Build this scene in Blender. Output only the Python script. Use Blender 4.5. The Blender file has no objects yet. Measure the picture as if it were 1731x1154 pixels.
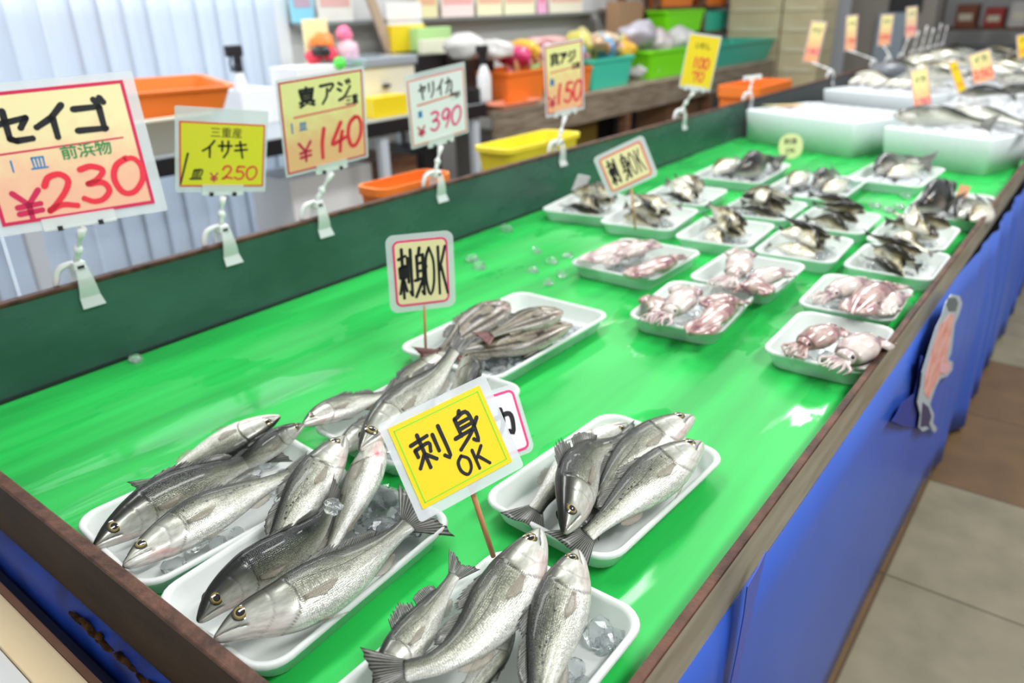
import bpy, bmesh, math, random
import numpy as np
from mathutils import Vector, Matrix, noise as mnoise
# ---------------------------------------------------------------- camera
SC = bpy.context.scene
COL = SC.collection
IMW, IMH, FPX = 1731, 1154, 1283.083
BED = 0.70                       # height of the green table bed above the floor
CAMZ = BED + 0.62
RC = np.array([[0.60895207, -0.79284056, -0.02410852],
               [-0.33359828, -0.22841301, -0.91462544],
               [0.71964545, 0.56500561, -0.40358282]])   # rows: right, down, forward
cam_d = bpy.data.cameras.new('camera')
cam_d.sensor_width = 36.0
cam_d.lens = FPX / IMW * 36.0
cam_d.clip_start = 0.02
cam_d.clip_end = 60
cam = bpy.data.objects.new('camera', cam_d)
COL.objects.link(cam)
M4 = Matrix.Identity(4)
for i in range(3):
    M4[i][0] = RC[0, i]; M4[i][1] = -RC[1, i]; M4[i][2] = -RC[2, i]
M4[2][3] = CAMZ
cam.matrix_world = M4
cam_d.dof.use_dof = True
cam_d.dof.focus_distance = 0.86
cam_d.dof.aperture_fstop = 3.6
SC.camera = cam
# ---------------------------------------------------------------- light and exposure
SC.view_settings.view_transform = 'Standard'
SC.view_settings.look = 'None'
SC.view_settings.gamma = 1.0
SC.view_settings.use_curve_mapping = False
SC.view_settings.exposure = 0.0
world = bpy.data.worlds.new('world'); SC.world = world
world.use_nodes = True
bg = world.node_tree.nodes['Background']
bg.inputs['Color'].default_value = (0.93, 0.97, 1.0, 1)
bg.inputs['Strength'].default_value = 0.46

def area(name, loc, rot, sx, sy, power, col=(1, 1, 1)):
    d = bpy.data.lights.new(name, 'AREA'); d.shape = 'RECTANGLE'
    d.size = sx; d.size_y = sy; d.energy = power; d.color = col
    o = bpy.data.objects.new(name, d); COL.objects.link(o)
    o.location = loc; o.rotation_euler = rot
    return o
# rows of fluorescent ceiling lamps and the daylight from the window behind the work table
area('ceiling_lamp', (0.9, 1.25, 2.7), (0, 0, 0), 1.3, 0.35, 29)
area('ceiling_lamp', (2.9, 1.25, 2.7), (0, 0, 0), 1.3, 0.35, 29)
area('ceiling_lamp', (4.9, 1.25, 2.7), (0, 0, 0), 1.3, 0.35, 29)
area('ceiling_lamp', (7.2, 1.25, 2.7), (0, 0, 0), 1.3, 0.35, 29)
area('ceiling_lamp', (2.2, 3.0, 2.7), (0, 0, 0), 1.3, 0.35, 29)
area('ceiling_lamp', (5.0, 3.0, 2.7), (0, 0, 0), 1.3, 0.35, 34)
area('aisle_lamp', (0.7, -0.9, 2.7), (0, 0, 0), 1.3, 0.35, 60)
area('aisle_lamp', (3.2, -0.9, 2.7), (0, 0, 0), 1.3, 0.35, 60)
area('daylight', (1.7, 3.6, 1.75), (math.radians(-62), 0, 0), 2.2, 0.9, 9, (0.93, 0.97, 1))

# ---------------------------------------------------------------- picture helpers (pixel -> point in the room)
def ray(px, py):
    return RC.T @ np.array([(px - IMW / 2) / FPX, (py - IMH / 2) / FPX, 1.0])
def P(px, py, h=0.0):                       # on the horizontal plane h above the bed
    d = ray(px, py); t = (BED + h - CAMZ) / d[2]
    return Vector((d[0] * t, d[1] * t, BED + h))
def PY(px, py, y):
    d = ray(px, py); t = y / d[1]
    return Vector((d[0] * t, y, CAMZ + d[2] * t))
def PX(px, py, x):
    d = ray(px, py); t = x / d[0]
    return Vector((x, d[1] * t, CAMZ + d[2] * t))

# ---------------------------------------------------------------- materials
def mat(name, color=(.8, .8, .8), rough=.5, metal=0., spec=.5, coat=0., trans=0., alpha=1., ior=1.45, emit=None, estr=0., sss=0.):
    m = bpy.data.materials.new(name); m.use_nodes = True
    b = m.node_tree.nodes['Principled BSDF']
    b.inputs['Base Color'].default_value = (*color, 1)
    b.inputs['Roughness'].default_value = rough
    b.inputs['Metallic'].default_value = metal
    b.inputs['Specular IOR Level'].default_value = spec
    b.inputs['Coat Weight'].default_value = coat
    b.inputs['Coat Roughness'].default_value = .08
    b.inputs['Transmission Weight'].default_value = trans
    b.inputs['Alpha'].default_value = alpha
    b.inputs['IOR'].default_value = ior
    if emit:
        b.inputs['Emission Color'].default_value = (*emit, 1)
        b.inputs['Emission Strength'].default_value = estr
    if sss:
        b.inputs['Subsurface Weight'].default_value = sss
        b.inputs['Subsurface Radius'].default_value = (.01, .008, .006)
    return m
def nodes(m): return m.node_tree.nodes, m.node_tree.links, m.node_tree.nodes['Principled BSDF']
def ramp(nt, stops):
    r = nt.nodes.new('ShaderNodeValToRGB')
    e = r.color_ramp.elements
    while len(e) < len(stops): e.new(0.5)
    for i, (p, c) in enumerate(stops):
        e[i].position = p; e[i].color = (*c, 1) if len(c) == 3 else c
    return r
def noisy(m, c1, c2, scale=8, stretch=(1, 1, 1), lo=.35, hi=.65, detail=4, bump=0., rough=None, bscale=None, coord='Object'):
    n, l, b = nodes(m)
    tc = n.new('ShaderNodeTexCoord'); mp = n.new('ShaderNodeMapping'); mp.inputs['Scale'].default_value = stretch
    nz = n.new('ShaderNodeTexNoise'); nz.inputs['Scale'].default_value = scale; nz.inputs['Detail'].default_value = detail
    l.new(tc.outputs[coord], mp.inputs['Vector']); l.new(mp.outputs[0], nz.inputs['Vector'])
    r = ramp(m.node_tree, [(lo, c1), (hi, c2)])
    l.new(nz.outputs['Fac'], r.inputs[0]); l.new(r.outputs[0], b.inputs['Base Color'])
    if bump:
        nb = n.new('ShaderNodeTexNoise'); nb.inputs['Scale'].default_value = bscale or scale * 4; nb.inputs['Detail'].default_value = 3
        l.new(mp.outputs[0], nb.inputs['Vector'])
        bp = n.new('ShaderNodeBump'); bp.inputs['Strength'].default_value = bump; bp.inputs['Distance'].default_value = .004
        l.new(nb.outputs['Fac'], bp.inputs['Height']); l.new(bp.outputs[0], b.inputs['Normal'])
    if rough:
        rr = n.new('ShaderNodeMapRange'); rr.inputs['To Min'].default_value = rough[0]; rr.inputs['To Max'].default_value = rough[1]
        l.new(nz.outputs['Fac'], rr.inputs['Value']); l.new(rr.outputs[0], b.inputs['Roughness'])
    return m

M = {}
M['bed'] = noisy(mat('wet green vinyl', rough=.42, coat=.0, spec=.3), (.015, .31, .052), (.022, .45, .076), 3, (.5, 5, 1), bump=.12, bscale=9)
n_, l_, b_ = nodes(M['bed']); tc = n_.new('ShaderNodeTexCoord')
nz = n_.new('ShaderNodeTexNoise'); nz.inputs['Scale'].default_value = 4.5; nz.inputs['Detail'].default_value = 3; nz.inputs['Distortion'].default_value = .6
mp = n_.new('ShaderNodeMapping'); mp.inputs['Scale'].default_value = (.8, 2.2, 1); l_.new(tc.outputs['Object'], mp.inputs[0]); l_.new(mp.outputs[0], nz.inputs['Vector'])
wet = n_.new('ShaderNodeMapRange'); wet.inputs['From Min'].default_value = .52; wet.inputs['From Max'].default_value = .56; wet.inputs['To Min'].default_value = .42; wet.inputs['To Max'].default_value = .10; l_.new(nz.outputs['Fac'], wet.inputs['Value']); l_.new(wet.outputs[0], b_.inputs['Roughness'])
M['board'] = noisy(mat('dark green painted board', rough=.35), (.026, .075, .056), (.045, .115, .088), 4, (1, 1, 2), rough=(.16, .38))
M['board_far'] = mat('dark grey board', (.05, .06, .06), .5)
M['rust'] = noisy(mat('rusty brown edge', rough=.5, spec=.3), (.035, .015, .009), (.11, .048, .028), 30, (1, 1, 1), bump=.4)
M['rail'] = noisy(mat('stained steel', rough=.35, metal=.25), (.26, .235, .16), (.36, .33, .25), 6, (1, 1, 6))
M['front'] = noisy(mat('brown painted steel', rough=.55, spec=.1), (.014, .006, .002), (.034, .016, .006), 7, (1, 1, 3), bump=.1)
M['foam'] = mat('white foam', (.76, .77, .76), .5, spec=.3)
n_, l_, b_ = nodes(M['foam']); tr_ = n_.new('ShaderNodeBsdfTranslucent'); tr_.inputs['Color'].default_value = (.76, .82, .78, 1)
mxs = n_.new('ShaderNodeMixShader'); mxs.inputs[0].default_value = .30; l_.new(b_.outputs[0], mxs.inputs[1]); l_.new(tr_.outputs[0], mxs.inputs[2]); l_.new(mxs.outputs[0], n_['Material Output'].inputs['Surface'])
M['foam_box'] = noisy(mat('white foam box', rough=.6), (.64, .70, .72), (.68, .74, .75), 60, bump=.1)
M['foam_mint'] = mat('mint foam outside', (.64, .90, .78), .4, spec=.4)
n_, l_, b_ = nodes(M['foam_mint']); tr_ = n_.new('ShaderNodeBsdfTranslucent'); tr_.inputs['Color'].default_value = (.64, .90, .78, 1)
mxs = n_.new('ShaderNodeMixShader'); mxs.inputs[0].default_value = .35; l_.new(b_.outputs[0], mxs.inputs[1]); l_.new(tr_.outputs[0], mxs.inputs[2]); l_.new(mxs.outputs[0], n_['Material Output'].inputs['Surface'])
M['ice'] = mat('clear ice', (.93, .97, .98), .06, trans=.92, ior=1.31, spec=.6)
M['snow'] = noisy(mat('crushed ice', rough=.3), (.36, .39, .41), (.72, .74, .75), 42, bump=.9)
M['fin'] = None
M['vinyl'] = noisy(mat('blue vinyl sheet', rough=.38, spec=.5), (.028, .085, .42), (.04, .11, .48), 2, (1, 1, .5))
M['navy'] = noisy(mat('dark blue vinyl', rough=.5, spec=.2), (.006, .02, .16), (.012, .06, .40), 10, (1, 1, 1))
M['cream'] = mat('cream painted wood', (.78, .62, .38), .5)
M['black'] = mat('black plastic', (.015, .015, .017), .35)
M['ink'] = mat('black ink', (.012, .012, .014), .4)
M['red_ink'] = mat('red marker', (.80, .03, .055), .4)
M['crimson_ink'] = mat('crimson print', (.62, .02, .09), .4)
M['pink_ink'] = mat('pink marker', (.86, .05, .22), .4)
M['blue_ink'] = mat('blue print', (.04, .22, .50), .4)
M['green_ink'] = mat('green print', (.02, .25, .07), .4)
M['lime_ink'] = mat('lime marker', (.16, .72, .03), .4)
M['salmon_ink'] = mat('salmon print', (.80, .22, .16), .4)
M['laminate'] = mat('laminate film', (.78, .82, .84), .12, alpha=.55, coat=.5)
M['plastic'] = mat('clear plastic', (.88, .91, .90), .18, alpha=.45, coat=.3)
M['plastic2'] = mat('milky plastic', (.88, .89, .88), .25, alpha=.9)
M['steel'] = mat('steel', (.6, .6, .6), .25, metal=1)
M['bamboo'] = noisy(mat('bamboo stick', rough=.5), (.36, .14, .05), (.56, .26, .11), 20, (1, 1, .1))
M['white'] = mat('white paint', (.82, .83, .84), .45)
M['wgrey'] = mat('pale grey wall', (.62, .63, .62), .7)
M['grey'] = mat('grey panel', (.40, .41, .41), .6)
M['brown'] = noisy(mat('brown wood', rough=.55), (.13, .06, .03), (.22, .11, .06), 6, (1, 1, 8))
M['oldwood'] = noisy(mat('weathered wood', rough=.65), (.17, .13, .09), (.30, .25, .18), 5, (1, 8, 8))
M['table_top'] = mat('pale laminate top', (.34, .38, .41), .35)
M['orange'] = mat('orange plastic', (.90, .22, .03), .35)
M['teal'] = mat('teal plastic', (.06, .62, .42), .4)
M['lime'] = mat('lime plastic', (.22, .85, .01), .4)
M['yellow'] = mat('yellow plastic', (.86, .72, .04), .4)
M['creamp'] = mat('cream plastic', (.80, .76, .60), .4)
M['carton'] = noisy(mat('cream carton', rough=.7), (.62, .54, .33), (.70, .62, .40), 3)
M['kraft'] = mat('brown carton', (.34, .20, .11), .7)
M['bag'] = mat('clear bag', (.85, .86, .88), .15, alpha=.75, coat=.4)

def card(name, top, bot, speck=.5):
    m = mat(name, top, .35, coat=.25)
    n, l, b = nodes(m)
    tc = n.new('ShaderNodeTexCoord'); sp = n.new('ShaderNodeSeparateXYZ'); l.new(tc.outputs['Generated'], sp.inputs[0])
    nz = n.new('ShaderNodeTexNoise'); nz.inputs['Scale'].default_value = 7; l.new(tc.outputs['Generated'], nz.inputs['Vector'])
    a = n.new('ShaderNodeMath'); a.operation = 'MULTIPLY_ADD'; a.inputs[1].default_value = speck; l.new(nz.outputs['Fac'], a.inputs[0]); l.new(sp.outputs['Y'], a.inputs[2])
    r = ramp(m.node_tree, [(.25 + speck * .5, bot), (.75 + speck * .5, top)])
    l.new(a.outputs[0], r.inputs[0]); l.new(r.outputs[0], b.inputs['Base Color'])
    return m
M['card_peach'] = card('yellow to pink card', (.86, .77, .42), (.88, .48, .32))
M['card_orange'] = card('yellow to orange card', (.90, .84, .36), (.92, .48, .25))
M['card_yellow'] = mat('yellow card', (.86, .64, .015), .35, coat=.25)
M['card_lemon'] = mat('lemon card', (.78, .70, .03), .35, coat=.25)
M['card_pale'] = mat('pale yellow card', (.88, .80, .44), .35, coat=.25)
M['card_white'] = mat('white card', (.86, .84, .86), .35, coat=.25)

# ---------------------------------------------------------------- object helpers
def tag(o, label=None, cat=None, group=None, kind=None):
    if label: o['label'] = label
    if cat: o['category'] = cat
    if group: o['group'] = group
    if kind: o['kind'] = kind
    return o
def empty(name, loc=(0, 0, 0), label=None, cat=None, group=None):
    o = bpy.data.objects.new(name, None); COL.objects.link(o); o.location = loc
    o.empty_display_size = .02
    return tag(o, label, cat, group)
def meshobj(name, verts, faces, m, parent=None, smooth=False, origin=None):
    """vertices in world space; stored relative to the parent (or origin)."""
    base = Vector(origin) if origin is not None else (parent_world(parent) if parent else Vector((0, 0, 0)))
    me = bpy.data.meshes.new(name)
    me.from_pydata([tuple(Vector(v) - base) for v in verts], [], faces)
    me.update()
    if m is not None: me.materials.append(m)
    if smooth:
        me.polygons.foreach_set('use_smooth', [True] * len(me.polygons))
    o = bpy.data.objects.new(name, me); COL.objects.link(o)
    if parent: 
        o.parent = parent
        pw = parent_world(parent); o.location = base - pw
    else: o.location = base
    return o
def parent_world(p):
    w = Vector((0, 0, 0))
    while p is not None:
        w += p.location; p = p.parent
    return w
class MB:
    def __init__(s): s.v = []; s.f = []
    def add(s, v, f):
        k = len(s.v); s.v += [Vector(x) for x in v]; s.f += [tuple(i + k for i in q) for q in f]; return s
    def box(s, lo, hi, T=None, bev=0.):
        bm = bmesh.new(); bmesh.ops.create_cube(bm, size=1)
        lo = Vector(lo); hi = Vector(hi); c = (lo + hi) / 2; d = hi - lo
        for v in bm.verts: v.co = Vector((v.co.x * d.x, v.co.y * d.y, v.co.z * d.z)) + c
        if bev: bmesh.ops.bevel(bm, geom=bm.edges[:], offset=min(bev, min(abs(x) for x in d) * .4), segments=2, affect='EDGES', profile=.6)
        bm.verts.ensure_lookup_table(); bm.verts.index_update()
        v = [(T @ x.co if T else x.co.copy()) for x in bm.verts]; f = [tuple(x.index for x in q.verts) for q in bm.faces]
        bm.free(); return s.add(v, f)
    def tube(s, pts, rad, n=10, cap=True):
        pts = [Vector(p) for p in pts]; rad = rad if hasattr(rad, '__len__') else [rad] * len(pts)
        up = Vector((0, 0, 1)); rings = []
        t0 = (pts[1] - pts[0]).normalized(); a = t0.cross(up)
        if a.length < 1e-3: a = t0.cross(Vector((1, 0, 0)))
        a.normalize()
        for i, p in enumerate(pts):
            t = (pts[min(i + 1, len(pts) - 1)] - pts[max(i - 1, 0)]).normalized()
            a = (a - t * a.dot(t)).normalized(); b = t.cross(a)
            rings.append([p + (a * math.cos(q) + b * math.sin(q)) * rad[i] for q in [2 * math.pi * k / n for k in range(n)]])
        v = [x for r in rings for x in r]; f = []
        for i in range(len(pts) - 1):
            for k in range(n):
                f.append((i * n + k, i * n + (k + 1) % n, (i + 1) * n + (k + 1) % n, (i + 1) * n + k))
        if cap: f.append(tuple(range(n))[::-1]); f.append(tuple((len(pts) - 1) * n + k for k in range(n)))
        return s.add(v, f)
    def loops(s, loops, close0=True, close1=True):
        n = len(loops[0]); v = [x for r in loops for x in r]; f = []
        for i in range(len(loops) - 1):
            for k in range(n): f.append((i * n + k, i * n + (k + 1) % n, (i + 1) * n + (k + 1) % n, (i + 1) * n + k))
        if close0: f.append(tuple(range(n))[::-1])
        if close1: f.append(tuple((len(loops) - 1) * n + k for k in range(n)))
        return s.add(v, f)
    def ball(s, c, r, seg=12, T=None):
        bm = bmesh.new(); bmesh.ops.create_uvsphere(bm, u_segments=seg, v_segments=max(6, seg * 2 // 3), radius=1)
        r = Vector(r) if hasattr(r, '__len__') else Vector((r, r, r))
        bm.verts.index_update()
        v = []
        for x in bm.verts:
            q = Vector((x.co.x * r.x, x.co.y * r.y, x.co.z * r.z))
            if T: q = T @ q
            v.append(q + Vector(c))
        f = [tuple(x.index for x in q.verts) for q in bm.faces]; bm.free(); return s.add(v, f)
    def build(s, name, m, parent=None, smooth=False, origin=None):
        return meshobj(name, s.v, s.f, m, parent, smooth, origin)
def rrect(w, h, r, z, n=6, cx=0, cy=0, ang=0.):
    r = min(r, w / 2 * .98, h / 2 * .98); out = []
    for (sx, sy, a0) in ((1, 1, 0), (-1, 1, 90), (-1, -1, 180), (1, -1, 270)):
        for k in range(n + 1):
            a = math.radians(a0 + 90 * k / n)
            out.append(Vector((sx * (w / 2 - r) + r * math.cos(a), sy * (h / 2 - r) + r * math.sin(a), z)))
    c, s_ = math.cos(ang), math.sin(ang)
    return [Vector((cx + p.x * c - p.y * s_, cy + p.x * s_ + p.y * c, p.z)) for p in out]
def cat(pts, n):
    """smooth curve through points, n samples evenly along its length"""
    p = [np.array(q, float) for q in pts]
    if len(p) == 2: p = [p[0], (p[0] * 2 + p[1]) / 3, (p[0] + p[1] * 2) / 3, p[1]]
    p = [2 * p[0] - p[1]] + p + [2 * p[-1] - p[-2]]
    out = []
    for i in range(1, len(p) - 2):
        for k in range(24):
            t = k / 24
            out.append(.5 * (2 * p[i] + (p[i + 1] - p[i - 1]) * t + (2 * p[i - 1] - 5 * p[i] + 4 * p[i + 1] - p[i + 2]) * t * t + (3 * p[i] - p[i - 1] - 3 * p[i + 1] + p[i + 2]) * t ** 3))
    out.append(p[-2]); out = np.array(out)
    d = np.r_[0, np.cumsum(np.linalg.norm(np.diff(out, axis=0), axis=1))]
    s = np.linspace(0, d[-1], n)
    return np.stack([np.interp(s, d, out[:, k]) for k in range(out.shape[1])], 1), d[-1]
def localmesh(name, verts, faces, m, parent, smooth=False):
    me = bpy.data.meshes.new(name); me.from_pydata([tuple(v) for v in verts], [], faces); me.update()
    me.materials.append(m)
    if smooth: me.polygons.foreach_set('use_smooth', [True] * len(me.polygons))
    o = bpy.data.objects.new(name, me); COL.objects.link(o); o.parent = parent
    return o
def fix_normals(o):
    bm = bmesh.new(); bm.from_mesh(o.data); bmesh.ops.recalc_face_normals(bm, faces=bm.faces); bm.to_mesh(o.data); bm.free(); return o
def dup(root, loc, rotz=0., label=None, group=None):
    r = root.copy(); COL.objects.link(r); r.location = loc; r.rotation_euler = (0, 0, rotz)
    if label: r['label'] = label
    if group: r['group'] = group
    def kids(a, b):
        for ch in a.children:
            c = ch.copy(); COL.objects.link(c); c.parent = b; kids(ch, c)
    kids(root, r)
    return r

# ================================================================= SETTING
def struct(o, label=None): o['kind'] = 'structure'; return o
XW0, XW1, YW0, YW1 = -1.2, 12.6, -2.2, 3.95
floor_m = mat('vinyl floor tiles', (.5, .45, .36), .45)
n_, l_, b_ = nodes(floor_m)
tc = n_.new('ShaderNodeTexCoord'); mp = n_.new('ShaderNodeMapping'); mp.inputs['Location'].default_value = (-2.25 / 1.02 + 1, .82 / 1.02, .5); mp.inputs['Scale'].default_value = (1 / 1.02,) * 3
l_.new(tc.outputs['Object'], mp.inputs['Vector'])
ck = n_.new('ShaderNodeTexChecker'); ck.inputs['Scale'].default_value = 1
ck.inputs['Color1'].default_value = (.155, .09, .038, 1); ck.inputs['Color2'].default_value = (.245, .215, .135, 1)
l_.new(mp.outputs[0], ck.inputs['Vector'])
nz = n_.new('ShaderNodeTexNoise'); nz.inputs['Scale'].default_value = 9; nz.inputs['Detail'].default_value = 6; l_.new(tc.outputs['Object'], nz.inputs['Vector'])
rp = ramp(floor_m.node_tree, [(.3, (.72, .72, .72)), (.7, (1, 1, 1))]); l_.new(nz.outputs['Fac'], rp.inputs[0])
mx = n_.new('ShaderNodeMix'); mx.data_type = 'RGBA'; mx.blend_type = 'MULTIPLY'; mx.inputs[0].default_value = 1
l_.new(ck.outputs['Color'], mx.inputs[6]); l_.new(rp.outputs[0], mx.inputs[7])
bk = n_.new('ShaderNodeTexBrick'); bk.offset = 0; bk.inputs['Scale'].default_value = 1; bk.inputs['Brick Width'].default_value = .5; bk.inputs['Row Height'].default_value = .5; bk.inputs['Mortar Size'].default_value = .004
bk.inputs['Color1'].default_value = bk.inputs['Color2'].default_value = (1, 1, 1, 1); bk.inputs['Mortar'].default_value = (.55, .5, .45, 1)
l_.new(mp.outputs[0], bk.inputs['Vector'])
mx2 = n_.new('ShaderNodeMix'); mx2.data_type = 'RGBA'; mx2.blend_type = 'MULTIPLY'; mx2.inputs[0].default_value = 1
l_.new(mx.outputs[2], mx2.inputs[6]); l_.new(bk.outputs['Color'], mx2.inputs[7]); l_.new(mx2.outputs[2], b_.inputs['Base Color'])
struct(MB().box((XW0, YW0, -.05), (XW1, YW1 + .1, 0)).build('floor', floor_m))
# back wall with a window opening behind the blinds
wb = MB()
WX0, WX1, WZ0, WZ1 = .35, 2.98, .06, 2.3
wb.box((XW0, YW1, 0), (WX0, YW1 + .1, 2.8)).box((WX1, YW1, 0), (XW1, YW1 + .1, 2.8)).box((WX0, YW1, 0), (WX1, YW1 + .1, WZ0)).box((WX0, YW1, WZ1), (WX1, YW1 + .1, 2.8))
struct(wb.build('wall_back', M['wgrey']))
M['sky_pane'] = mat('daylit frosted pane', (.9, .95, 1), .4, emit=(.93, .97, 1), estr=2.2)
struct(MB().box((WX0, YW1 + .04, WZ0), (WX1, YW1 + .06, WZ1)).build('window_1', M['sky_pane']))
struct(MB().box((WX1 - .1, YW1 - .03, WZ0), (WX1, YW1 + .04, WZ1)).box((WX0, YW1 - .03, WZ1 - .06), (WX1 - .1, YW1 + .04, WZ1)).build('trim_1', M['white']))
struct(MB().box((XW1, -2.2, 0), (XW1 + .1, YW1 + .1, 2.8)).build('wall_far', M['wgrey']))
struct(MB().box((XW0 - .1, YW0, 0), (XW0, YW1 + .1, 2.8)).build('wall_near', M['wgrey']))

# vertical blinds
M['slat'] = noisy(mat('blind fabric', rough=.7, sss=0), (.50, .56, .63), (.55, .61, .68), 3, (1, 1, .2))
n_, l_, b_ = nodes(M['slat']); tr_ = n_.new('ShaderNodeBsdfTranslucent'); tr_.inputs['Color'].default_value = (.68, .72, .77, 1)
mxs = n_.new('ShaderNodeMixShader'); mxs.inputs[0].default_value = .5; l_.new(b_.outputs[0], mxs.inputs[1]); l_.new(tr_.outputs[0], mxs.inputs[2]); l_.new(mxs.outputs[0], n_['Material Output'].inputs['Surface'])
bl = empty('vertical_blind', (1.6, 3.78, 2.3), 'white vertical slat blind hanging over the bright window', 'blind')
MB().box((.3, 3.75, 2.29), (2.86, 3.81, 2.34)).build('headrail', M['white'], bl)
rb = random.Random(3)
x = .36
gaps = [.50, .62, .74, .98, 1.22, 1.40, 1.62, 2.12]
k = 0
while x < 2.78:
    a = math.radians(-9 + rb.uniform(-4, 4)); w = .13
    dx, dy = math.cos(a) * w / 2, math.sin(a) * w / 2
    v = []
    for z in (.07, 2.29):
        for (s, o_) in ((-1, -.0015), (0, .006), (1, -.0015)):
            v.append((x + s * dx, 3.78 + s * dy + o_ - .002, z))
        for (s, o_) in ((1, .0), (0, .0075), (-1, 0)):
            v.append((x + s * dx, 3.78 + s * dy + o_, z))
    f = [tuple((i, (i + 1) % 6, 6 + (i + 1) % 6, 6 + i)) for i in range(6)] + [tuple(range(6))[::-1], tuple(range(6, 12))]
    fix_normals(meshobj('slat', v, f, M['slat'], bl))
    step = .116
    if any(x < g <= x + step for g in gaps): step += .022
    x += step

# far pillar, door leaf and passage
struct(MB().box((9.6, 1.76, 0), (9.95, 2.62, 2.8)).build('wall_pillar', mat('taupe wall', (.27, .25, .22), .6)))
struct(MB().box((9.55, 2.62, 0), (9.62, 3.95, 2.8)).build('wall_corrugated', mat('pale blue grey panel', (.55, .58, .63), .5)))
struct(MB().box((9.5, 2.02, 0), (9.6, 2.3, 1.16)).build('door_1', mat('blue grey door', (.30, .36, .42), .5)))

# ================================================================= TABLE
YL, YR, XN, XF = 1.4477, .235, .262, 3.72
t = empty('fish_display_table', (2, .84, 0), 'long green bed fish table with blue skirt and low rims', 'table')
MB().box((XN, YR, BED - .03), (XF, YL, BED)).build('bed', M['bed'], t)
bb = MB().box((XN - .012, YL, BED - .06), (XF, YL + .016, BED + .165))
bb.build('back_board', M['board'], t)
MB().box((XN, YL - .006, BED), (XF - .55, YL - .0005, BED + .006)).build('seam', M['black'], t)
MB().box((XN - .012, YL - .002, BED + .165), (XF, YL + .018, BED + .174), bev=.003).build('board_cap', M['rust'], t)
MB().box((XN - .012, YR - .009, BED - .022), (XF + .01, YR, BED + .05)).build('side_rail', M['rail'], t)
MB().box((XN - .012, YR - .010, BED + .050), (XF + .01, YR + .001, BED + .0555), bev=.002).build('rail_cap', M['rust'], t)
MB().box((XN - .013, YR - .012, BED - .055), (XN, YL, BED + .05)).build('end_board', M['front'], t)
MB().box((XN - .015, YR - .012, BED + .051), (XN + .001, YL, BED + .056), bev=.002).build('end_cap', M['rust'], t)
for lx in (.4, 2.0, 3.6):
    for ly in (.3, 1.38): MB().box((lx - .025, ly - .025, 0), (lx + .025, ly + .025, BED - .03)).build('leg', M['steel'], t)
# blue skirt along the long side, folded towards the far end
NX, NZ = 420, 8
def skirt(xa, xb, par):
  sk_v, sk_f = [], []
  for i in range(NX + 1):
    x = xa + (xb - xa) * i / NX
    fold = max(0, min(1, (x - 2.1) / .5))
    off = fold * (.016 * math.sin(x * 21) + .01 * math.sin(x * 47 + 1)) + .003 * math.sin(x * 5)
    for j in range(NZ + 1):
        z = .02 + (BED - .020 - .02) * j / NZ
        q = 1 - j / NZ
        sk_v.append((x, YR - .0095 - .0165 * min(1, q * 3) + off * (.25 + .75 * q) - .018 * fold, z))
  for i in range(NX):
    for j in range(NZ):
        a = i * (NZ + 1) + j; sk_f.append((a, a + NZ + 1, a + NZ + 2, a + 1))
  sk = meshobj('skirt', sk_v, sk_f, M['vinyl'], par, smooth=True)
  md = sk.modifiers.new('thick', 'SOLIDIFY'); md.thickness = .001
skirt(XN - .02, XF + .01, t)
def skirt_patch(name, pxs, m, y, parent=None, thick=.0015):
    v = [PY(a, b, y) for a, b in pxs]; n = len(v)
    v2 = [p + Vector((0, thick, 0)) for p in v]
    return meshobj(name, v + v2, [tuple(range(n)), tuple(range(n, 2 * n))[::-1]] + [(i, (i + 1) % n, n + (i + 1) % n, n + i) for i in range(n)], m, parent)
# overlapping seam of the vinyl near the viewer
o = skirt_patch('skirt_flap', [(1296, 931), (1283, 958), (1264, 992), (1258, 1040), (1247, 1100), (1236, 1154), (1220, 1240), (1226, 1240), (1244, 1154), (1262, 1080), (1280, 1000)], mat('blue vinyl seam', (.045, .08, .40), .4), YR - .0275, t)
# end skirt under the near board
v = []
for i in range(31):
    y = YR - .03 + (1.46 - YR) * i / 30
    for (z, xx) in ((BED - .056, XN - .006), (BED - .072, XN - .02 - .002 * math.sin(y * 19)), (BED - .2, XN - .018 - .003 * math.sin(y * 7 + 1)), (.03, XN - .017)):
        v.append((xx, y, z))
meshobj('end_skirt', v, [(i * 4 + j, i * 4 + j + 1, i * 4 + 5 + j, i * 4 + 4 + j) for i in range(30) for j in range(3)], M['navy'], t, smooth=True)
mb = MB(); rc_ = random.Random(8)
for k in range(26):
    q = k / 25; c = Vector((XN - .022, .92 - .26 * q + rc_.uniform(-.02, .02), BED - .070 - rc_.uniform(0, .008)))
    mb.ball(c, (rc_.uniform(.003, .006), rc_.uniform(.008, .02), rc_.uniform(.002, .004)), 8)
o = mb.build('rust_crust', noisy(mat('rust crust', rough=.9, spec=.1), (.01, .006, .003), (.09, .04, .014), 60, bump=.5), t); o['kind'] = 'stuff'
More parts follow.
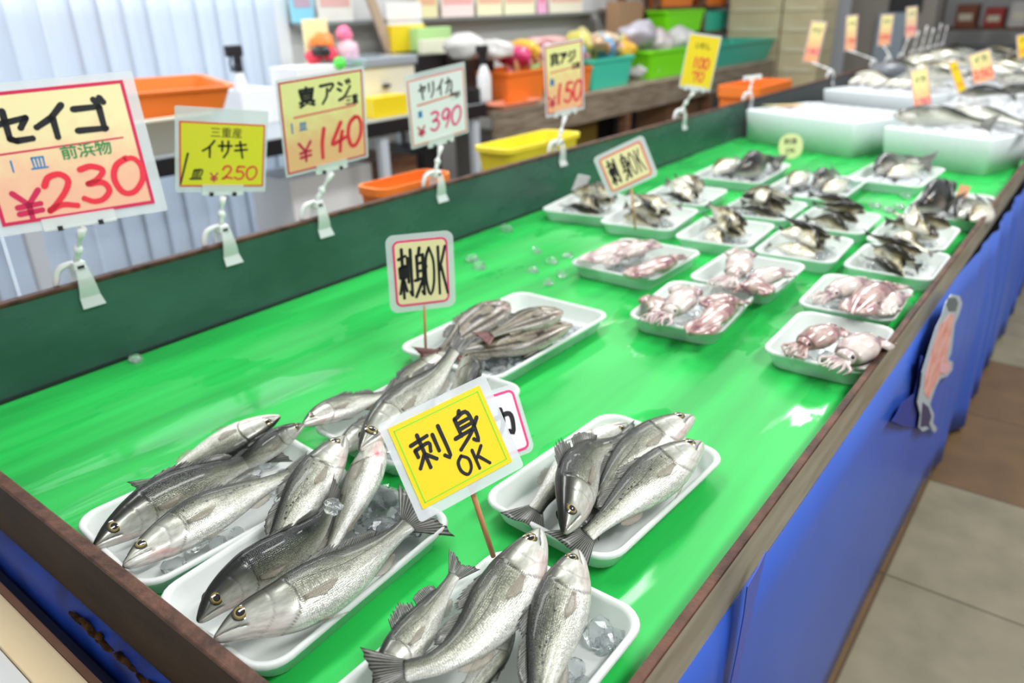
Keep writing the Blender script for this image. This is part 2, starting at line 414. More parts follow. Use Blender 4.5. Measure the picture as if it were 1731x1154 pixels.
# second table run beyond the divider
t2 = empty('ice_display_table', (6.5, .84, 0), 'far ice filled run of the fish table behind the foam boxes', 'table')
MB().box((XF + .03, YR, BED - .03), (9.3, YL, BED)).build('bed', M['board_far'], t2)
MB().box((XF + .005, YL, BED - .06), (9.3, YL + .016, BED + .165)).build('back_board', M['board_far'], t2)
MB().box((XF + .005, YL - .002, BED + .165), (9.3, YL + .018, BED + .174)).build('board_cap', M['rust'], t2)
MB().box((XF + .012, YR - .009, BED - .022), (9.3, YR, BED + .05)).build('side_rail', M['rail'], t2)
MB().box((XF + .012, YR - .010, BED + .050), (9.3, YR + .001, BED + .0555), bev=.002).build('rail_cap', M['rust'], t2)
MB().box((9.28, YR, BED - .06), (9.3, YL, BED + .16)).build('end_board', M['board_far'], t2)
skirt(XF + .012, 9.3, t2)
for lx in (4.2, 6.5, 9.2):
    for ly in (.3, 1.38): MB().box((lx - .025, ly - .025, 0), (lx + .025, ly + .025, BED - .03)).build('leg', M['steel'], t2)
# fish shaped cut-out on the skirt
fp = empty('fish_cutout', PY(1580, 610, YR - .037), 'salmon pink fish shaped cut-out stuck on the blue skirt', 'sticker')
ys = YR - .037
outline = [(1609, 497), (1622, 500), (1627, 512), (1622, 530), (1614, 548), (1611, 575), (1608, 598), (1603, 607), (1611, 612), (1610, 625), (1601, 636), (1590, 640), (1583, 652), (1577, 668), (1572, 684), (1579, 700), (1577, 714), (1584, 724), (1581, 731), (1571, 724), (1560, 729), (1553, 722), (1556, 700), (1551, 680), (1556, 655), (1559, 630), (1566, 607), (1574, 580), (1582, 555), (1592, 535), (1599, 512)]
skirt_patch('backing', outline, mat('pale grey print edge', (.38, .43, .47), .5), ys, fp, .002)
def shrink(pl, k, cx=None):
    n = len(pl); out = []
    for i, (a, b) in enumerate(pl):
        # towards the local middle of the long shape
        yy = [q for q in pl if abs(q[1] - b) < 25]; mx_ = sum(q[0] for q in yy) / len(yy)
        out.append((a + (mx_ - a) * k, b + (612 - b) * .03))
    return out
body = [(1606, 530), (1613, 533), (1608, 560), (1605, 585), (1600, 600), (1603, 615), (1600, 628), (1588, 636), (1578, 655), (1570, 674), (1562, 664), (1564, 635), (1572, 606), (1581, 575), (1590, 550)]
skirt_patch('body', body, noisy(mat('salmon print', rough=.5), (.62, .20, .13), (.72, .45, .42), 30), ys - .0006, fp, .0006)
skirt_patch('head', [(1604, 503), (1616, 503), (1620, 512), (1616, 526), (1604, 526), (1600, 514)], mat('grey green print', (.10, .13, .13), .5), ys - .0006, fp, .0006)
skirt_patch('fin', [(1590, 613), (1606, 614), (1607, 624), (1598, 632), (1588, 628)], mat('rose print', (.70, .38, .42), .5), ys - .0012, fp, .0006)
skirt_patch('tail', [(1560, 680), (1570, 688), (1575, 704), (1571, 716), (1576, 726), (1566, 720), (1556, 722), (1558, 700)], mat('dark print', (.03, .03, .10), .5), ys - .0006, fp, .0006)
o = skirt_patch('skirt_tear', [(1557, 600), (1552, 640), (1546, 665), (1526, 680), (1516, 700), (1508, 712), (1528, 720), (1550, 722), (1556, 716), (1558, 690), (1552, 680), (1557, 655), (1560, 628), (1566, 606)], mat('navy torn vinyl', (.008, .03, .25), .5), YR - .0295, t)
# board and bench at the near end
nb = empty('cream_bench', (.1, .8, 0), 'cream topped bench with dark edge against the near end of table', 'bench')
MB().box((-.2, .1, .55), (.1715, 2.0, .574), bev=.003).build('top', M['wgrey'], nb)
MB().box((.172, .1, .545), (.213, 2.0, .580), bev=.003).build('edge_board', M['cream'], nb)
MB().box((.2135, .1, .54), (.223, 2.0, .5785)).build('edge_strip', M['brown'], nb)
MB().box((.2235, .1, .50), (.2365, 2.0, .568)).build('edge_rail', mat('dark navy rail', (.008, .009, .03), .5, spec=.2), nb)
for lx in (-.15, .1):
    for ly in (.2, 1.9): MB().box((lx - .02, ly - .02, 0), (lx + .02, ly + .02, .555)).build('leg', M['brown'], nb)

# ================================================================= TRAYS
tray_mesh = {}
def tray(cx, cy, w, h, ang, H, label, group=None, name='foam_tray'):
    key = (round(w, 3), round(h, 3), H)
    if key not in tray_mesh:
        mb = MB(); ins = .018; r = .03
        L = [rrect(w - 2 * ins, h - 2 * ins, r * .8, 0.0), rrect(w - 2 * ins + .004, h - 2 * ins + .004, r * .85, .002),
             rrect(w - .012, h - .012, r, H - .007), rrect(w - .001, h - .001, r * 1.1, H - .006), rrect(w, h, r * 1.1, H - .004), rrect(w - .002, h - .002, r * 1.1, H - .001),
             rrect(w - .007, h - .007, r, H), rrect(w - .014, h - .014, r, H - .001), rrect(w - .019, h - .019, r * .95, H - .005),
             rrect(w - 2 * ins + .002, h - 2 * ins + .002, r * .8, .007), rrect(w - 2 * ins - .006, h - 2 * ins - .006, r * .75, .0045)]
        mb.loops(L)
        me_o = mb.build(name, M['foam'], None, True); fix_normals(me_o)
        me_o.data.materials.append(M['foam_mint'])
        for pg in me_o.data.polygons:                       # mint colour on the outer faces below the rim
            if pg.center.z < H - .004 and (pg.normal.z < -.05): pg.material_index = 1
        tray_mesh[key] = me_o.data; o = me_o
    else:
        o = bpy.data.objects.new(name, tray_mesh[key]); COL.objects.link(o)
    o.location = (cx, cy, BED + .0006); o.rotation_euler = (0, 0, ang)
    tag(o, label, 'tray', group)
    return o
def ice_lumps(name, pts, rads, seed, label, m=None, kind='stuff', cat_=None):
    """clear irregular lumps of crushed ice"""
    r = random.Random(seed); mb = MB()
    for p, q in zip(pts, rads):
        bm = bmesh.new(); bmesh.ops.create_icosphere(bm, subdivisions=2, radius=1)
        off = Vector((r.uniform(0, 50), r.uniform(0, 50), 0))
        sx = Vector((r.uniform(.7, 1.3), r.uniform(.7, 1.3), r.uniform(.55, .8)))
        bm.verts.index_update(); v = []
        for a in bm.verts:
            d = 1 + .5 * mnoise.noise(a.co * 1.1 + off)
            v.append(Vector((a.co.x * sx.x, a.co.y * sx.y, a.co.z * sx.z)) * d * q + Vector(p))
        mb.add(v, [tuple(x.index for x in f.verts) for f in bm.faces]); bm.free()
    o = mb.build(name, m or M['ice'], None, False)
    tag(o, label, cat_ or 'ice', None, kind)
    return o
def ice_in(cx, cy, w, h, n, r0, r1, seed, label, z=.006, region=None, m=None):
    r = random.Random(seed); pts = []; rads = []
    for i in range(n):
        q = r.uniform(r0, r1)
        if region: a, b = r.uniform(region[0], region[1]), r.uniform(region[2], region[3])
        else: a, b = r.uniform(-w / 2, w / 2), r.uniform(-h / 2, h / 2)
        pts.append((cx + a, cy + b, BED + z + q * .55)); rads.append(q)
    return ice_lumps('crushed_ice', pts, rads, seed, label, m)
# ================================================================= FISH
def skin_material(name, su, sv, spots, bump=.35, stripes=False):
    m = mat(name, rough=.27, metal=.24, spec=.45, coat=.22)
    n, l, b = nodes(m)
    at = n.new('ShaderNodeAttribute'); at.attribute_name = 'Col'
    uv = n.new('ShaderNodeUVMap'); uv.uv_map = 'UVMap'
    mp = n.new('ShaderNodeMapping'); mp.inputs['Scale'].default_value = (su, sv, 1); l.new(uv.outputs[0], mp.inputs['Vector'])
    vo = n.new('ShaderNodeTexVoronoi'); vo.inputs['Scale'].default_value = 1; vo.inputs['Randomness'].default_value = .45; l.new(mp.outputs[0], vo.inputs['Vector'])
    r1 = ramp(m.node_tree, [(.12, (1.2, 1.2, 1.17)), (.72, (.50, .51, .50))]); l.new(vo.outputs['Distance'], r1.inputs[0])
    # scales fade over the head
    sx = n.new('ShaderNodeSeparateXYZ'); l.new(uv.outputs[0], sx.inputs[0])
    hd = n.new('ShaderNodeMapRange'); hd.inputs['From Min'].default_value = .29; hd.inputs['From Max'].default_value = .36; l.new(sx.outputs['X'], hd.inputs['Value'])
    mx = n.new('ShaderNodeMix'); mx.data_type = 'RGBA'; mx.blend_type = 'MULTIPLY'; l.new(hd.outputs[0], mx.inputs[0]); l.new(at.outputs['Color'], mx.inputs[6]); l.new(r1.outputs[0], mx.inputs[7])
    out = mx.outputs[2]
    nz = n.new('ShaderNodeTexNoise'); nz.inputs['Scale'].default_value = 2.2; nz.inputs['Detail'].default_value = 4
    mpn = n.new('ShaderNodeMapping'); mpn.inputs['Scale'].default_value = (7, 6, 1); l.new(uv.outputs[0], mpn.inputs['Vector']); l.new(mpn.outputs[0], nz.inputs['Vector'])
    r3 = ramp(m.node_tree, [(.3, (.68, .70, .66)), (.7, (1.12, 1.11, 1.06))]); l.new(nz.outputs['Fac'], r3.inputs[0])
    mx3 = n.new('ShaderNodeMix'); mx3.data_type = 'RGBA'; mx3.blend_type = 'MULTIPLY'; mx3.inputs[0].default_value = 1; l.new(out, mx3.inputs[6]); l.new(r3.outputs[0], mx3.inputs[7]); out = mx3.outputs[2]
    if spots:
        m2 = n.new('ShaderNodeMapping'); m2.inputs['Scale'].default_value = (34, 16, 1); l.new(uv.outputs[0], m2.inputs['Vector'])
        v2 = n.new('ShaderNodeTexVoronoi'); v2.inputs['Scale'].default_value = 1; l.new(m2.outputs[0], v2.inputs['Vector'])
        lt = n.new('ShaderNodeMath'); lt.operation = 'LESS_THAN'; lt.inputs[1].default_value = .27; l.new(v2.outputs['Distance'], lt.inputs[0])
        sc = n.new('ShaderNodeSeparateColor'); l.new(v2.outputs['Color'], sc.inputs[0])
        gt = n.new('ShaderNodeMath'); gt.operation = 'GREATER_THAN'; gt.inputs[1].default_value = .40; l.new(sc.outputs[0], gt.inputs[0])
        m3 = n.new('ShaderNodeMath'); m3.operation = 'MULTIPLY'; l.new(lt.outputs[0], m3.inputs[0]); l.new(gt.outputs[0], m3.inputs[1])
        bd = n.new('ShaderNodeMapRange'); bd.inputs['From Min'].default_value = .50; bd.inputs['From Max'].default_value = .43; l.new(sx.outputs['Y'], bd.inputs['Value'])
        m4 = n.new('ShaderNodeMath'); m4.operation = 'MULTIPLY'; l.new(m3.outputs[0], m4.inputs[0]); l.new(bd.outputs[0], m4.inputs[1])
        m5 = n.new('ShaderNodeMath'); m5.operation = 'MULTIPLY'; l.new(m4.outputs[0], m5.inputs[0]); l.new(hd.outputs[0], m5.inputs[1])
        mx2 = n.new('ShaderNodeMix'); mx2.data_type = 'RGBA'; l.new(m5.outputs[0], mx2.inputs[0]); l.new(out, mx2.inputs[6]); mx2.inputs[7].default_value = (.02, .022, .022, 1); out = mx2.outputs[2]
    vl = n.new('ShaderNodeMapRange'); vl.interpolation_type = 'SMOOTHSTEP'; vl.inputs['From Min'].default_value = .28; vl.inputs['From Max'].default_value = .6; vl.inputs['To Min'].default_value = .335; vl.inputs['To Max'].default_value = .44; l.new(sx.outputs['X'], vl.inputs['Value'])
    df = n.new('ShaderNodeMath'); df.operation = 'SUBTRACT'; l.new(sx.outputs['Y'], df.inputs[0]); l.new(vl.outputs[0], df.inputs[1])
    ab = n.new('ShaderNodeMath'); ab.operation = 'ABSOLUTE'; l.new(df.outputs[0], ab.inputs[0])
    lr = n.new('ShaderNodeMapRange'); lr.inputs['From Min'].default_value = .004; lr.inputs['From Max'].default_value = .011; lr.inputs['To Min'].default_value = .75; lr.inputs['To Max'].default_value = 0; l.new(ab.outputs[0], lr.inputs['Value'])
    lm = n.new('ShaderNodeMath'); lm.operation = 'MULTIPLY'; l.new(lr.outputs[0], lm.inputs[0]); l.new(hd.outputs[0], lm.inputs[1])
    mxl = n.new('ShaderNodeMix'); mxl.data_type = 'RGBA'; l.new(lm.outputs[0], mxl.inputs[0]); l.new(out, mxl.inputs[6]); mxl.inputs[7].default_value = (.05, .052, .045, 1); out = mxl.outputs[2]
    l.new(out, b.inputs['Base Color'])
    bp = n.new('ShaderNodeBump'); bp.inputs['Strength'].default_value = bump; bp.inputs['Distance'].default_value = .0012; bp.invert = True
    ms = n.new('ShaderNodeMath'); ms.operation = 'MULTIPLY'; l.new(vo.outputs['Distance'], ms.inputs[0]); l.new(hd.outputs[0], ms.inputs[1])
    l.new(ms.outputs[0], bp.inputs['Height']); l.new(bp.outputs[0], b.inputs['Normal'])
    return m
M['bass'] = skin_material('sea bass skin', 120, 40, False)
M['bass_spot'] = skin_material('spotted sea bass skin', 120, 40, True)
M['aji'] = skin_material('horse mackerel skin', 60, 20, False, .2)
M['isaki'] = skin_material('striped grunt skin', 70, 24, False, .25)
M['isaki'].node_tree.nodes['Principled BSDF'].inputs['Metallic'].default_value = .04
def fin_material(name, c1, c2, alpha):
    m = mat(name, c1, .35, coat=.08); n, l, b = nodes(m)
    uv = n.new('ShaderNodeUVMap'); uv.uv_map = 'UVMap'
    wv = n.new('ShaderNodeTexWave'); wv.inputs['Scale'].default_value = 1.7; wv.inputs['Distortion'].default_value = .6; wv.inputs['Detail'].default_value = 1
    l.new(uv.outputs[0], wv.inputs['Vector'])
    r = ramp(m.node_tree, [(.2, c1), (.8, c2)]); l.new(wv.outputs['Fac'], r.inputs[0]); l.new(r.outputs[0], b.inputs['Base Color'])
    b.inputs['Alpha'].default_value = alpha
    return m
M['fin'] = fin_material('dark fin', (.018, .02, .018), (.16, .16, .14), .86)
M['fin_pale'] = fin_material('pale fin', (.14, .12, .08), (.42, .38, .30), .42)
M['fin_red'] = fin_material('reddish fin', (.05, .012, .012), (.16, .05, .04), .95)
eye_m = mat('fish eye', rough=.06, coat=1.)
n_, l_, b_ = nodes(eye_m); a_ = n_.new('ShaderNodeAttribute'); a_.attribute_name = 'Col'; l_.new(a_.outputs['Color'], b_.inputs['Base Color'])

PROF = {
 'bass': dict(t=[0, .012, .03, .08, .15, .22, .32, .42, .52, .62, .72, .82, .92, 1], top=[.006, .016, .026, .050, .076, .098, .122, .13, .125, .108, .083, .057, .042, .042],
              bot=[.012, .028, .040, .064, .088, .107, .124, .128, .118, .1, .076, .054, .042, .042], w=[.008, .020, .028, .041, .053, .061, .069, .071, .066, .054, .04, .027, .017, .010], gill=.30, eye=(.122, 70, .033), mouth=.13),
 'aji': dict(t=[0, .03, .08, .15, .22, .32, .42, .52, .62, .72, .82, .92, 1], top=[.004, .028, .055, .085, .108, .13, .135, .126, .105, .075, .045, .022, .022],
              bot=[.006, .03, .058, .088, .112, .135, .138, .125, .1, .07, .042, .022, .022], w=[.005, .022, .04, .055, .064, .07, .071, .064, .052, .038, .024, .014, .008], gill=.27, eye=(.10, 55, .033), mouth=.08),
 'isaki': dict(t=[0, .03, .08, .15, .22, .32, .42, .52, .62, .72, .82, .92, 1], top=[.004, .034, .068, .104, .13, .15, .155, .145, .122, .09, .06, .042, .042],
              bot=[.006, .03, .056, .086, .112, .135, .138, .126, .104, .078, .056, .042, .042], w=[.005, .022, .038, .054, .064, .07, .07, .062, .05, .036, .025, .016, .010], gill=.29, eye=(.11, 50, .034), mouth=.07),
}
def sst(a, b, x): 
    q = np.clip((x - a) / (b - a), 0, 1); return q * q * (3 - 2 * q)
def pigment(kind, t, v, sd, opt):
    r = np.random.RandomState(sd)
    nz = np.zeros(np.broadcast(t, v).shape)
    for k in range(7):
        fx, fy, ph, p2 = r.uniform(3, 22), r.uniform(2, 9), r.uniform(0, 6.28), r.uniform(0, 6.28)
        nz = nz + np.sin(t * fx + ph) * np.sin(v * fy + p2) / 7
    shift = opt.get('dark', 0.)
    vv = np.clip(v + .10 * nz - shift, 0, 1)
    def rampc(stops):
        xs = [s[0] for s in stops]
        return np.stack([np.interp(vv, xs, [s[1][c] for s in stops]) for c in range(3)], -1)
    if kind == 'bass':
        c = rampc([(0, (.008, .010, .010)), (.17, (.018, .022, .020)), (.27, (.05, .056, .046)), (.37, (.14, .15, .115)), (.47, (.31, .315, .26)), (.58, (.54, .54, .49)), (.70, (.76, .76, .74)), (1, (.82, .82, .81))])
        head = (1 - sst(.27, .33, t))[..., None] * np.ones_like(v)[..., None]
        hc = rampc([(0, (.012, .013, .012)), (.18, (.024, .026, .022)), (.28, (.10, .10, .085)), (.38, (.33, .34, .30)), (.5, (.46, .47, .43)), (.7, (.60, .59, .56)), (1, (.72, .68, .66))])
        c = c * (1 - head) + hc * head
    elif kind == 'aji':
        c = rampc([(0, (.012, .012, .008)), (.22, (.03, .027, .014)), (.32, (.13, .105, .045)), (.40, (.42, .35, .17)), (.5, (.78, .75, .62)), (1, (.90, .90, .88))])
    else:
        c = rampc([(0, (.04, .032, .02)), (.3, (.13, .095, .05)), (.6, (.24, .20, .15)), (1, (.50, .47, .44))])
        st = .5 + .5 * np.sin(v * 34 + .5 + .25 * nz * 4)
        c = c * (1 - .84 * (st > .42) * (1 - sst(.72, .85, v)) * sst(.1, .2, t + 0 * v))[..., None]
        c = c + ((st <= .45) * (1 - sst(.6, .8, v)) * .10)[..., None] * np.array([1., .95, .85])
    pf = PROF[kind]
    # mouth line, gill edge, pink of gills
    vm = .50 + .14 * np.clip(t / pf['mouth'], 0, 1) + 0 * v
    inm = (1 - sst(pf['mouth'], pf['mouth'] + .012, t + 0 * v))
    mline = np.exp(-((v - vm) / .024) ** 2) * inm
    c = c * (1 - .9 * mline)[..., None]
    lips = np.exp(-((v - vm) / .10) ** 2) * (1 - sst(.0, .05, t + 0 * v)) * .5
    c = c * (1 - lips)[..., None] + lips[..., None] * np.array([.36, .20, .19])
    tg = pf['gill'] + .035 * np.exp(-((v - .5) / .25) ** 2) - .05 * sst(.65, 1, v)
    band = sst(.12, .25, v) * (1 - .4 * sst(.8, .95, v))
    c = c * (1 - .72 * np.exp(-((t - tg - .004) / .0045) ** 2) * band)[..., None]
    tp = tg - .085
    c = c * (1 - .35 * np.exp(-((t - tp) / .004) ** 2) * band)[..., None]
    pk = opt.get('pink', .25) * np.exp(-((v - .8) / .16) ** 2) * np.exp(-((t - pf['gill'] + .1) / .12) ** 2) * (nz > -.05)
    c = c * (1 - pk)[..., None] + pk[..., None] * np.array([.62, .24, .24])
    ax = np.exp(-((t - pf['gill'] - .055) / .012) ** 2 - ((v - .57) / .045) ** 2) * .85
    c = c * (1 - ax)[..., None] + ax[..., None] * np.array([.03, .02, .015])
    if opt.get('blotch'):
        bt, bv = opt['blotch']
        k = .85 * np.exp(-((t - bt) / .035) ** 2 - ((v - bv) / .10) ** 2)
        c = c * (1 - k)[..., None] + k[..., None] * np.array([.62, .10, .13])
    return np.clip(c, 0, 1)
def set_attrs(me, col, uv):
    a = me.color_attributes.new('Col', 'FLOAT_COLOR', 'POINT')
    a.data.foreach_set('color', np.concatenate([col, np.ones((len(col), 1))], 1).astype(np.float32).ravel())
    if uv is not None:
        u = me.uv_layers.new(name='UVMap')
        li = np.empty(len(me.loops), dtype=np.int32); me.loops.foreach_get('vertex_index', li)
        u.data.foreach_set('uv', uv[li].astype(np.float32).ravel())
def fin_sheet(name, base, tip, m, parent, rows=4, serr=0., wav=.0, nrm=None, sd=0, thick=.0007):
    r = random.Random(sd); base = [Vector(b) for b in base]; tip = [Vector(q) for q in tip]; n = len(base)
    if serr:
        tip = [b + (q - b) * (1 - (serr if i % 2 else 0) - r.uniform(0, serr * .4)) for i, (b, q) in enumerate(zip(base, tip))]
    v = []; uv = []
    for i in range(n):
        for j in range(rows + 1):
            s = j / rows; p = base[i].lerp(tip[i], s)
            if nrm is not None: p = p + nrm * (wav * s * ((-1) ** i) + wav * 3 * s * math.sin(i * .7 + sd))
            v.append(p); uv.append((i / (n - 1) * 3, s * .35))
    f = [(i * (rows + 1) + j, (i + 1) * (rows + 1) + j, (i + 1) * (rows + 1) + j + 1, i * (rows + 1) + j + 1) for i in range(n - 1) for j in range(rows)]
    o = meshobj(name, v, f, m, parent, smooth=True)
    set_attrs(o.data, np.ones((len(v), 3)), np.array(uv))
    md = o.modifiers.new('thickness', 'SOLIDIFY'); md.thickness = thick; md.offset = 0
    return o
def fish(label, pts, dh, roll, kind='bass', sd=1, fat=1., name=None, group=None, catg='fish', nt=130, nk=64, spot=False, tail=1., tail_len=.19, dors=.25, opts=None,
         fins=True, tailm=None, world_pts=False, tail_twist=0.):
    """pts: snout -> tail base; dh: pixel offset (or direction) towards the back of the fish; roll: degrees, 0 lies on its side, 90 stands back up"""
    opts = opts or {}
    p3 = [Vector(p) for p in pts] if world_pts else [P(*p) for p in pts]
    sp, L = cat(p3, 160)
    pf = PROF[kind]
    tt = (np.linspace(0, 1, nt)) ** 1.25
    ctr = np.stack([np.interp(tt, np.linspace(0, 1, 160), sp[:, k]) for k in range(3)], 1)
    Tn = np.gradient(sp, axis=0); Tn /= np.linalg.norm(Tn, axis=1)[:, None]
    Tt = np.stack([np.interp(tt, np.linspace(0, 1, 160), Tn[:, k]) for k in range(3)], 1); Tt /= np.linalg.norm(Tt, axis=1)[:, None]
    if world_pts: hv = np.array([dh[0], dh[1], 0.])
    else:
        mid = pts[len(pts) // 2]
        hv = np.array(P(mid[0] + dh[0], mid[1] + dh[1], mid[2]) - P(mid[0], mid[1], mid[2]))
    side = np.cross(np.tile([0, 0, 1.], (nt, 1)), Tt); side /= np.linalg.norm(side, axis=1)[:, None]
    if (side.mean(0) @ hv) < 0: side = -side
    up = np.cross(Tt, side); up *= np.sign(up[:, 2])[:, None]
    rl = np.radians(roll) + np.radians(tail_twist) * tt
    D = np.cos(rl)[:, None] * side + np.sin(rl)[:, None] * up
    Lt = np.cross(Tt, D)
    if Lt[:, 2].mean() < 0: Lt = -Lt                              # lateral direction pointing up / to the viewer
    # smooth profile
    tf = np.linspace(0, 1, 400)
    def pr(k):
        y = np.interp(tf, pf['t'], pf[k]); ker = np.hanning(31); ker /= ker.sum()
        y2 = np.convolve(np.pad(y, 15, mode='edge'), ker, 'valid'); q = sst(0, .03, tf)
        return np.interp(tt, tf, y * (1 - q) + y2 * q) * L * fat
    top, bot, w = pr('top'), pr('bot'), pr('w') * opts.get('wide', 1.)
    th = np.arange(nk) * 2 * np.pi / nk
    v01 = np.where(th <= np.pi, th / np.pi, 2 - th / np.pi)[None, :]
    T2 = tt[:, None]
    tg = pf['gill'] + .035 * np.exp(-((v01 - .5) / .25) ** 2) - .05 * sst(.65, 1, v01)
    band = sst(.12, .25, v01) * (1 - .5 * sst(.85, 1, v01))
    lat = 1 + band * (.045 * sst(tg - .16, tg - .02, T2) * (1 - sst(tg - .003, tg + .006, T2)) - .05 * np.exp(-((T2 - tg - .008) / .006) ** 2) - .02 * np.exp(-((T2 - tg + .085) / .006) ** 2))
    vm = .50 + .14 * np.clip(T2 / pf['mouth'], 0, 1)
    lat = lat * (1 - .18 * np.exp(-((v01 - vm) / .03) ** 2) * (1 - sst(pf['mouth'], pf['mouth'] + .02, T2)))
    et, ea, er = pf['eye']
    lat = lat * (1 - .05 * np.exp(-((T2 - et) / .04) ** 2 - ((v01 - ea / 180) / .1) ** 2))
    cs = np.cos(th)[None, :]; sn = np.sin(th)[None, :]
    dd = np.where(cs > 0, top[:, None] * np.abs(cs), -bot[:, None] * np.abs(cs))
    ll = w[:, None] * np.sign(sn) * np.abs(sn) ** .85 * lat
    V = ctr[:, None, :] + D[:, None, :] * dd[..., None] + Lt[:, None, :] * ll[..., None]
    col = pigment(kind, T2, v01, sd, opts)
    loc = Vector(ctr[nt // 2]); loc.z = float(V[..., 2].min())
    root = empty(name or {'bass': 'sea_bass', 'aji': 'horse_mackerel', 'isaki': 'striped_grunt'}[kind], loc, label, catg, group)
    vv = V.reshape(-1, 3); f = []
    for i in range(nt - 1):
        for k in range(nk): f.append((i * nk + k, i * nk + (k + 1) % nk, (i + 1) * nk + (k + 1) % nk, (i + 1) * nk + k))
    f.append(tuple(range(nk))[::-1]); f.append(tuple((nt - 1) * nk + k for k in range(nk)))
    sk_ = {'bass': 'bass_spot' if spot else 'bass', 'aji': 'aji', 'isaki': 'isaki'}[kind]
    body = meshobj('body', vv, f, M[sk_], root, smooth=True)
    set_attrs(body.data, col.reshape(-1, 3), np.stack([np.repeat(tt, nk), np.tile(v01[0], nt)], 1))
    fix_normals(body)
    def on(t, a, sg=1., o=1.):
        i = int(np.argmin(np.abs(tt - t))); c, s = math.cos(math.radians(a)), math.sin(math.radians(a))
        return Vector(ctr[i] + D[i] * (top[i] * c if c > 0 else bot[i] * c) * o + Lt[i] * w[i] * s ** .85 * sg * o), Vector(Tt[i]), Vector(D[i]), Vector(Lt[i])
    # eyes
    for sg in (1, -1):
        p, T_, D_, L_ = on(et, ea, sg, .99)
        nrm = (D_ * math.cos(math.radians(ea)) * .55 + L_ * sg * math.sin(math.radians(ea))).normalized()
        e1 = T_; e1 = (e1 - nrm * e1.dot(nrm)).normalized(); e2 = nrm.cross(e1); R_ = er * L
        v = []; c = []; rings = [0, .2, .38, .5, .55, .6, .72, .84, .93, 1., 1.06]; ns = 18
        for q in rings:
            for k in range(ns):
                a = 2 * math.pi * k / ns
                v.append(p + (e1 * math.cos(a) + e2 * math.sin(a)) * R_ * q + nrm * R_ * (.22 * (1 - q * q) - .06))
                if q < .58: cc = (.004, .004, .006)
                elif q < .64: cc = (.40, .30, .09)
                elif q < .86:
                    g = .75 + .25 * math.sin(a * 2 + sd); cc = (.16 * g, .125 * g, .03 * g)
                else: cc = (.02, .018, .014)
                c.append(cc)
        fe = [(i * ns + k, i * ns + (k + 1) % ns, (i + 1) * ns + (k + 1) % ns, (i + 1) * ns + k) for i in range(len(rings) - 1) for k in range(ns)]
        eo = meshobj('eye', v, fe, eye_m, root, smooth=True); set_attrs(eo.data, np.array(c), None)
    # tail fin
    Te, De, Le = Vector(Tt[-1]), Vector(D[-1]), Vector(Lt[-1])
    nr = 15; ba = []; ti = []; hb = top[-1]
    for i in range(nr):
        s = 1 - 2 * i / (nr - 1); a = math.radians(38) * s * tail
        ba.append(Vector(ctr[-1]) + De * hb * s * 1.02 - Te * .012 * L)
        ln = L * tail_len * (.66 + .34 * abs(s) ** 1.5)
        ti.append(Vector(ctr[-1]) + De * hb * s + (Te * math.cos(a) + De * math.sin(a)) * ln)
    fin_sheet('tail_fin', ba, ti, M[tailm or 'fin'], root, 5, .05, .0006, Le, sd)
    if fins:
        def along(t0, t1, a, n): return [on(q, a) for q in np.linspace(t0, t1, n)]
        for (nm, t0, t1, a, h, dr, mm, se, kk) in (('dorsal_fin', pf['gill'] + .08, .60, 0, .105, dors, 'fin', .28, 17), ('dorsal_fin', .63, .82, 0, .07, dors + .1, 'fin', .08, 11), ('anal_fin', .66, .80, 180, .065, .35, 'fin_pale', .1, 9), ('pelvic_fin', pf['gill'] + .05, pf['gill'] + .09, 172, .12, .2, 'fin_pale', .06, 6)):
            B = along(t0, t1, a, kk); sgn = 1 if a == 0 else -1; ba = []; ti = []
            for i, (p, T_, D_, L_) in enumerate(B):
                s = i / (kk - 1); hh = h * L * fat * (.35 + .65 * math.sin(math.pi * min(1, (s * .8 + .18)))) if nm != 'pelvic_fin' else h * L * (.7 + .3 * s)
                ba.append(p - D_ * sgn * .004 * L); ti.append(p + (D_ * sgn * dr + T_ * (1 - dr * .55)).normalized() * hh)
            fin_sheet(nm, ba, ti, M[mm], root, 3, se, .0005, B[0][3], sd + 3)
        # pectoral fin laid back along the visible flank
        ba = []; ti = []
        for i in range(9):
            s = i / 8
            p, T_, D_, L_ = on(pf['gill'] + .05, 98 + 9 * s, 1., 1.02)
            q, T2_, D2_, L2_ = on(pf['gill'] + .05 + .155 * math.cos((s - .3) * 1.25) ** 1.5, 94 + 22 * s, 1., 1.03)
            ba.append(p + L_ * .0008); ti.append(q + L2_ * .0022)
        fin_sheet('pectoral_fin', ba, ti, M['fin_pale'], root, 5, .04, .0002, Lt[nt // 3] if False else Vector(Lt[nt // 3]), sd + 5, .0006)
    return root

# ---- the near trays
R_ = math.radians
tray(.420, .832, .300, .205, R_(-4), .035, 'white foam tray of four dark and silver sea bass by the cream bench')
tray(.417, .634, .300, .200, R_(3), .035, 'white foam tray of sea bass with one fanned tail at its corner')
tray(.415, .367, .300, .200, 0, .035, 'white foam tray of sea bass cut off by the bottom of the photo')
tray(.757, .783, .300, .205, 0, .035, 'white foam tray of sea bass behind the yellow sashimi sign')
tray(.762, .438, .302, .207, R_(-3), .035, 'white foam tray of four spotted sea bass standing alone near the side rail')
tray(1.087, .862, .385, .245, R_(-1), .035, 'large white foam tray of brown striped fish')

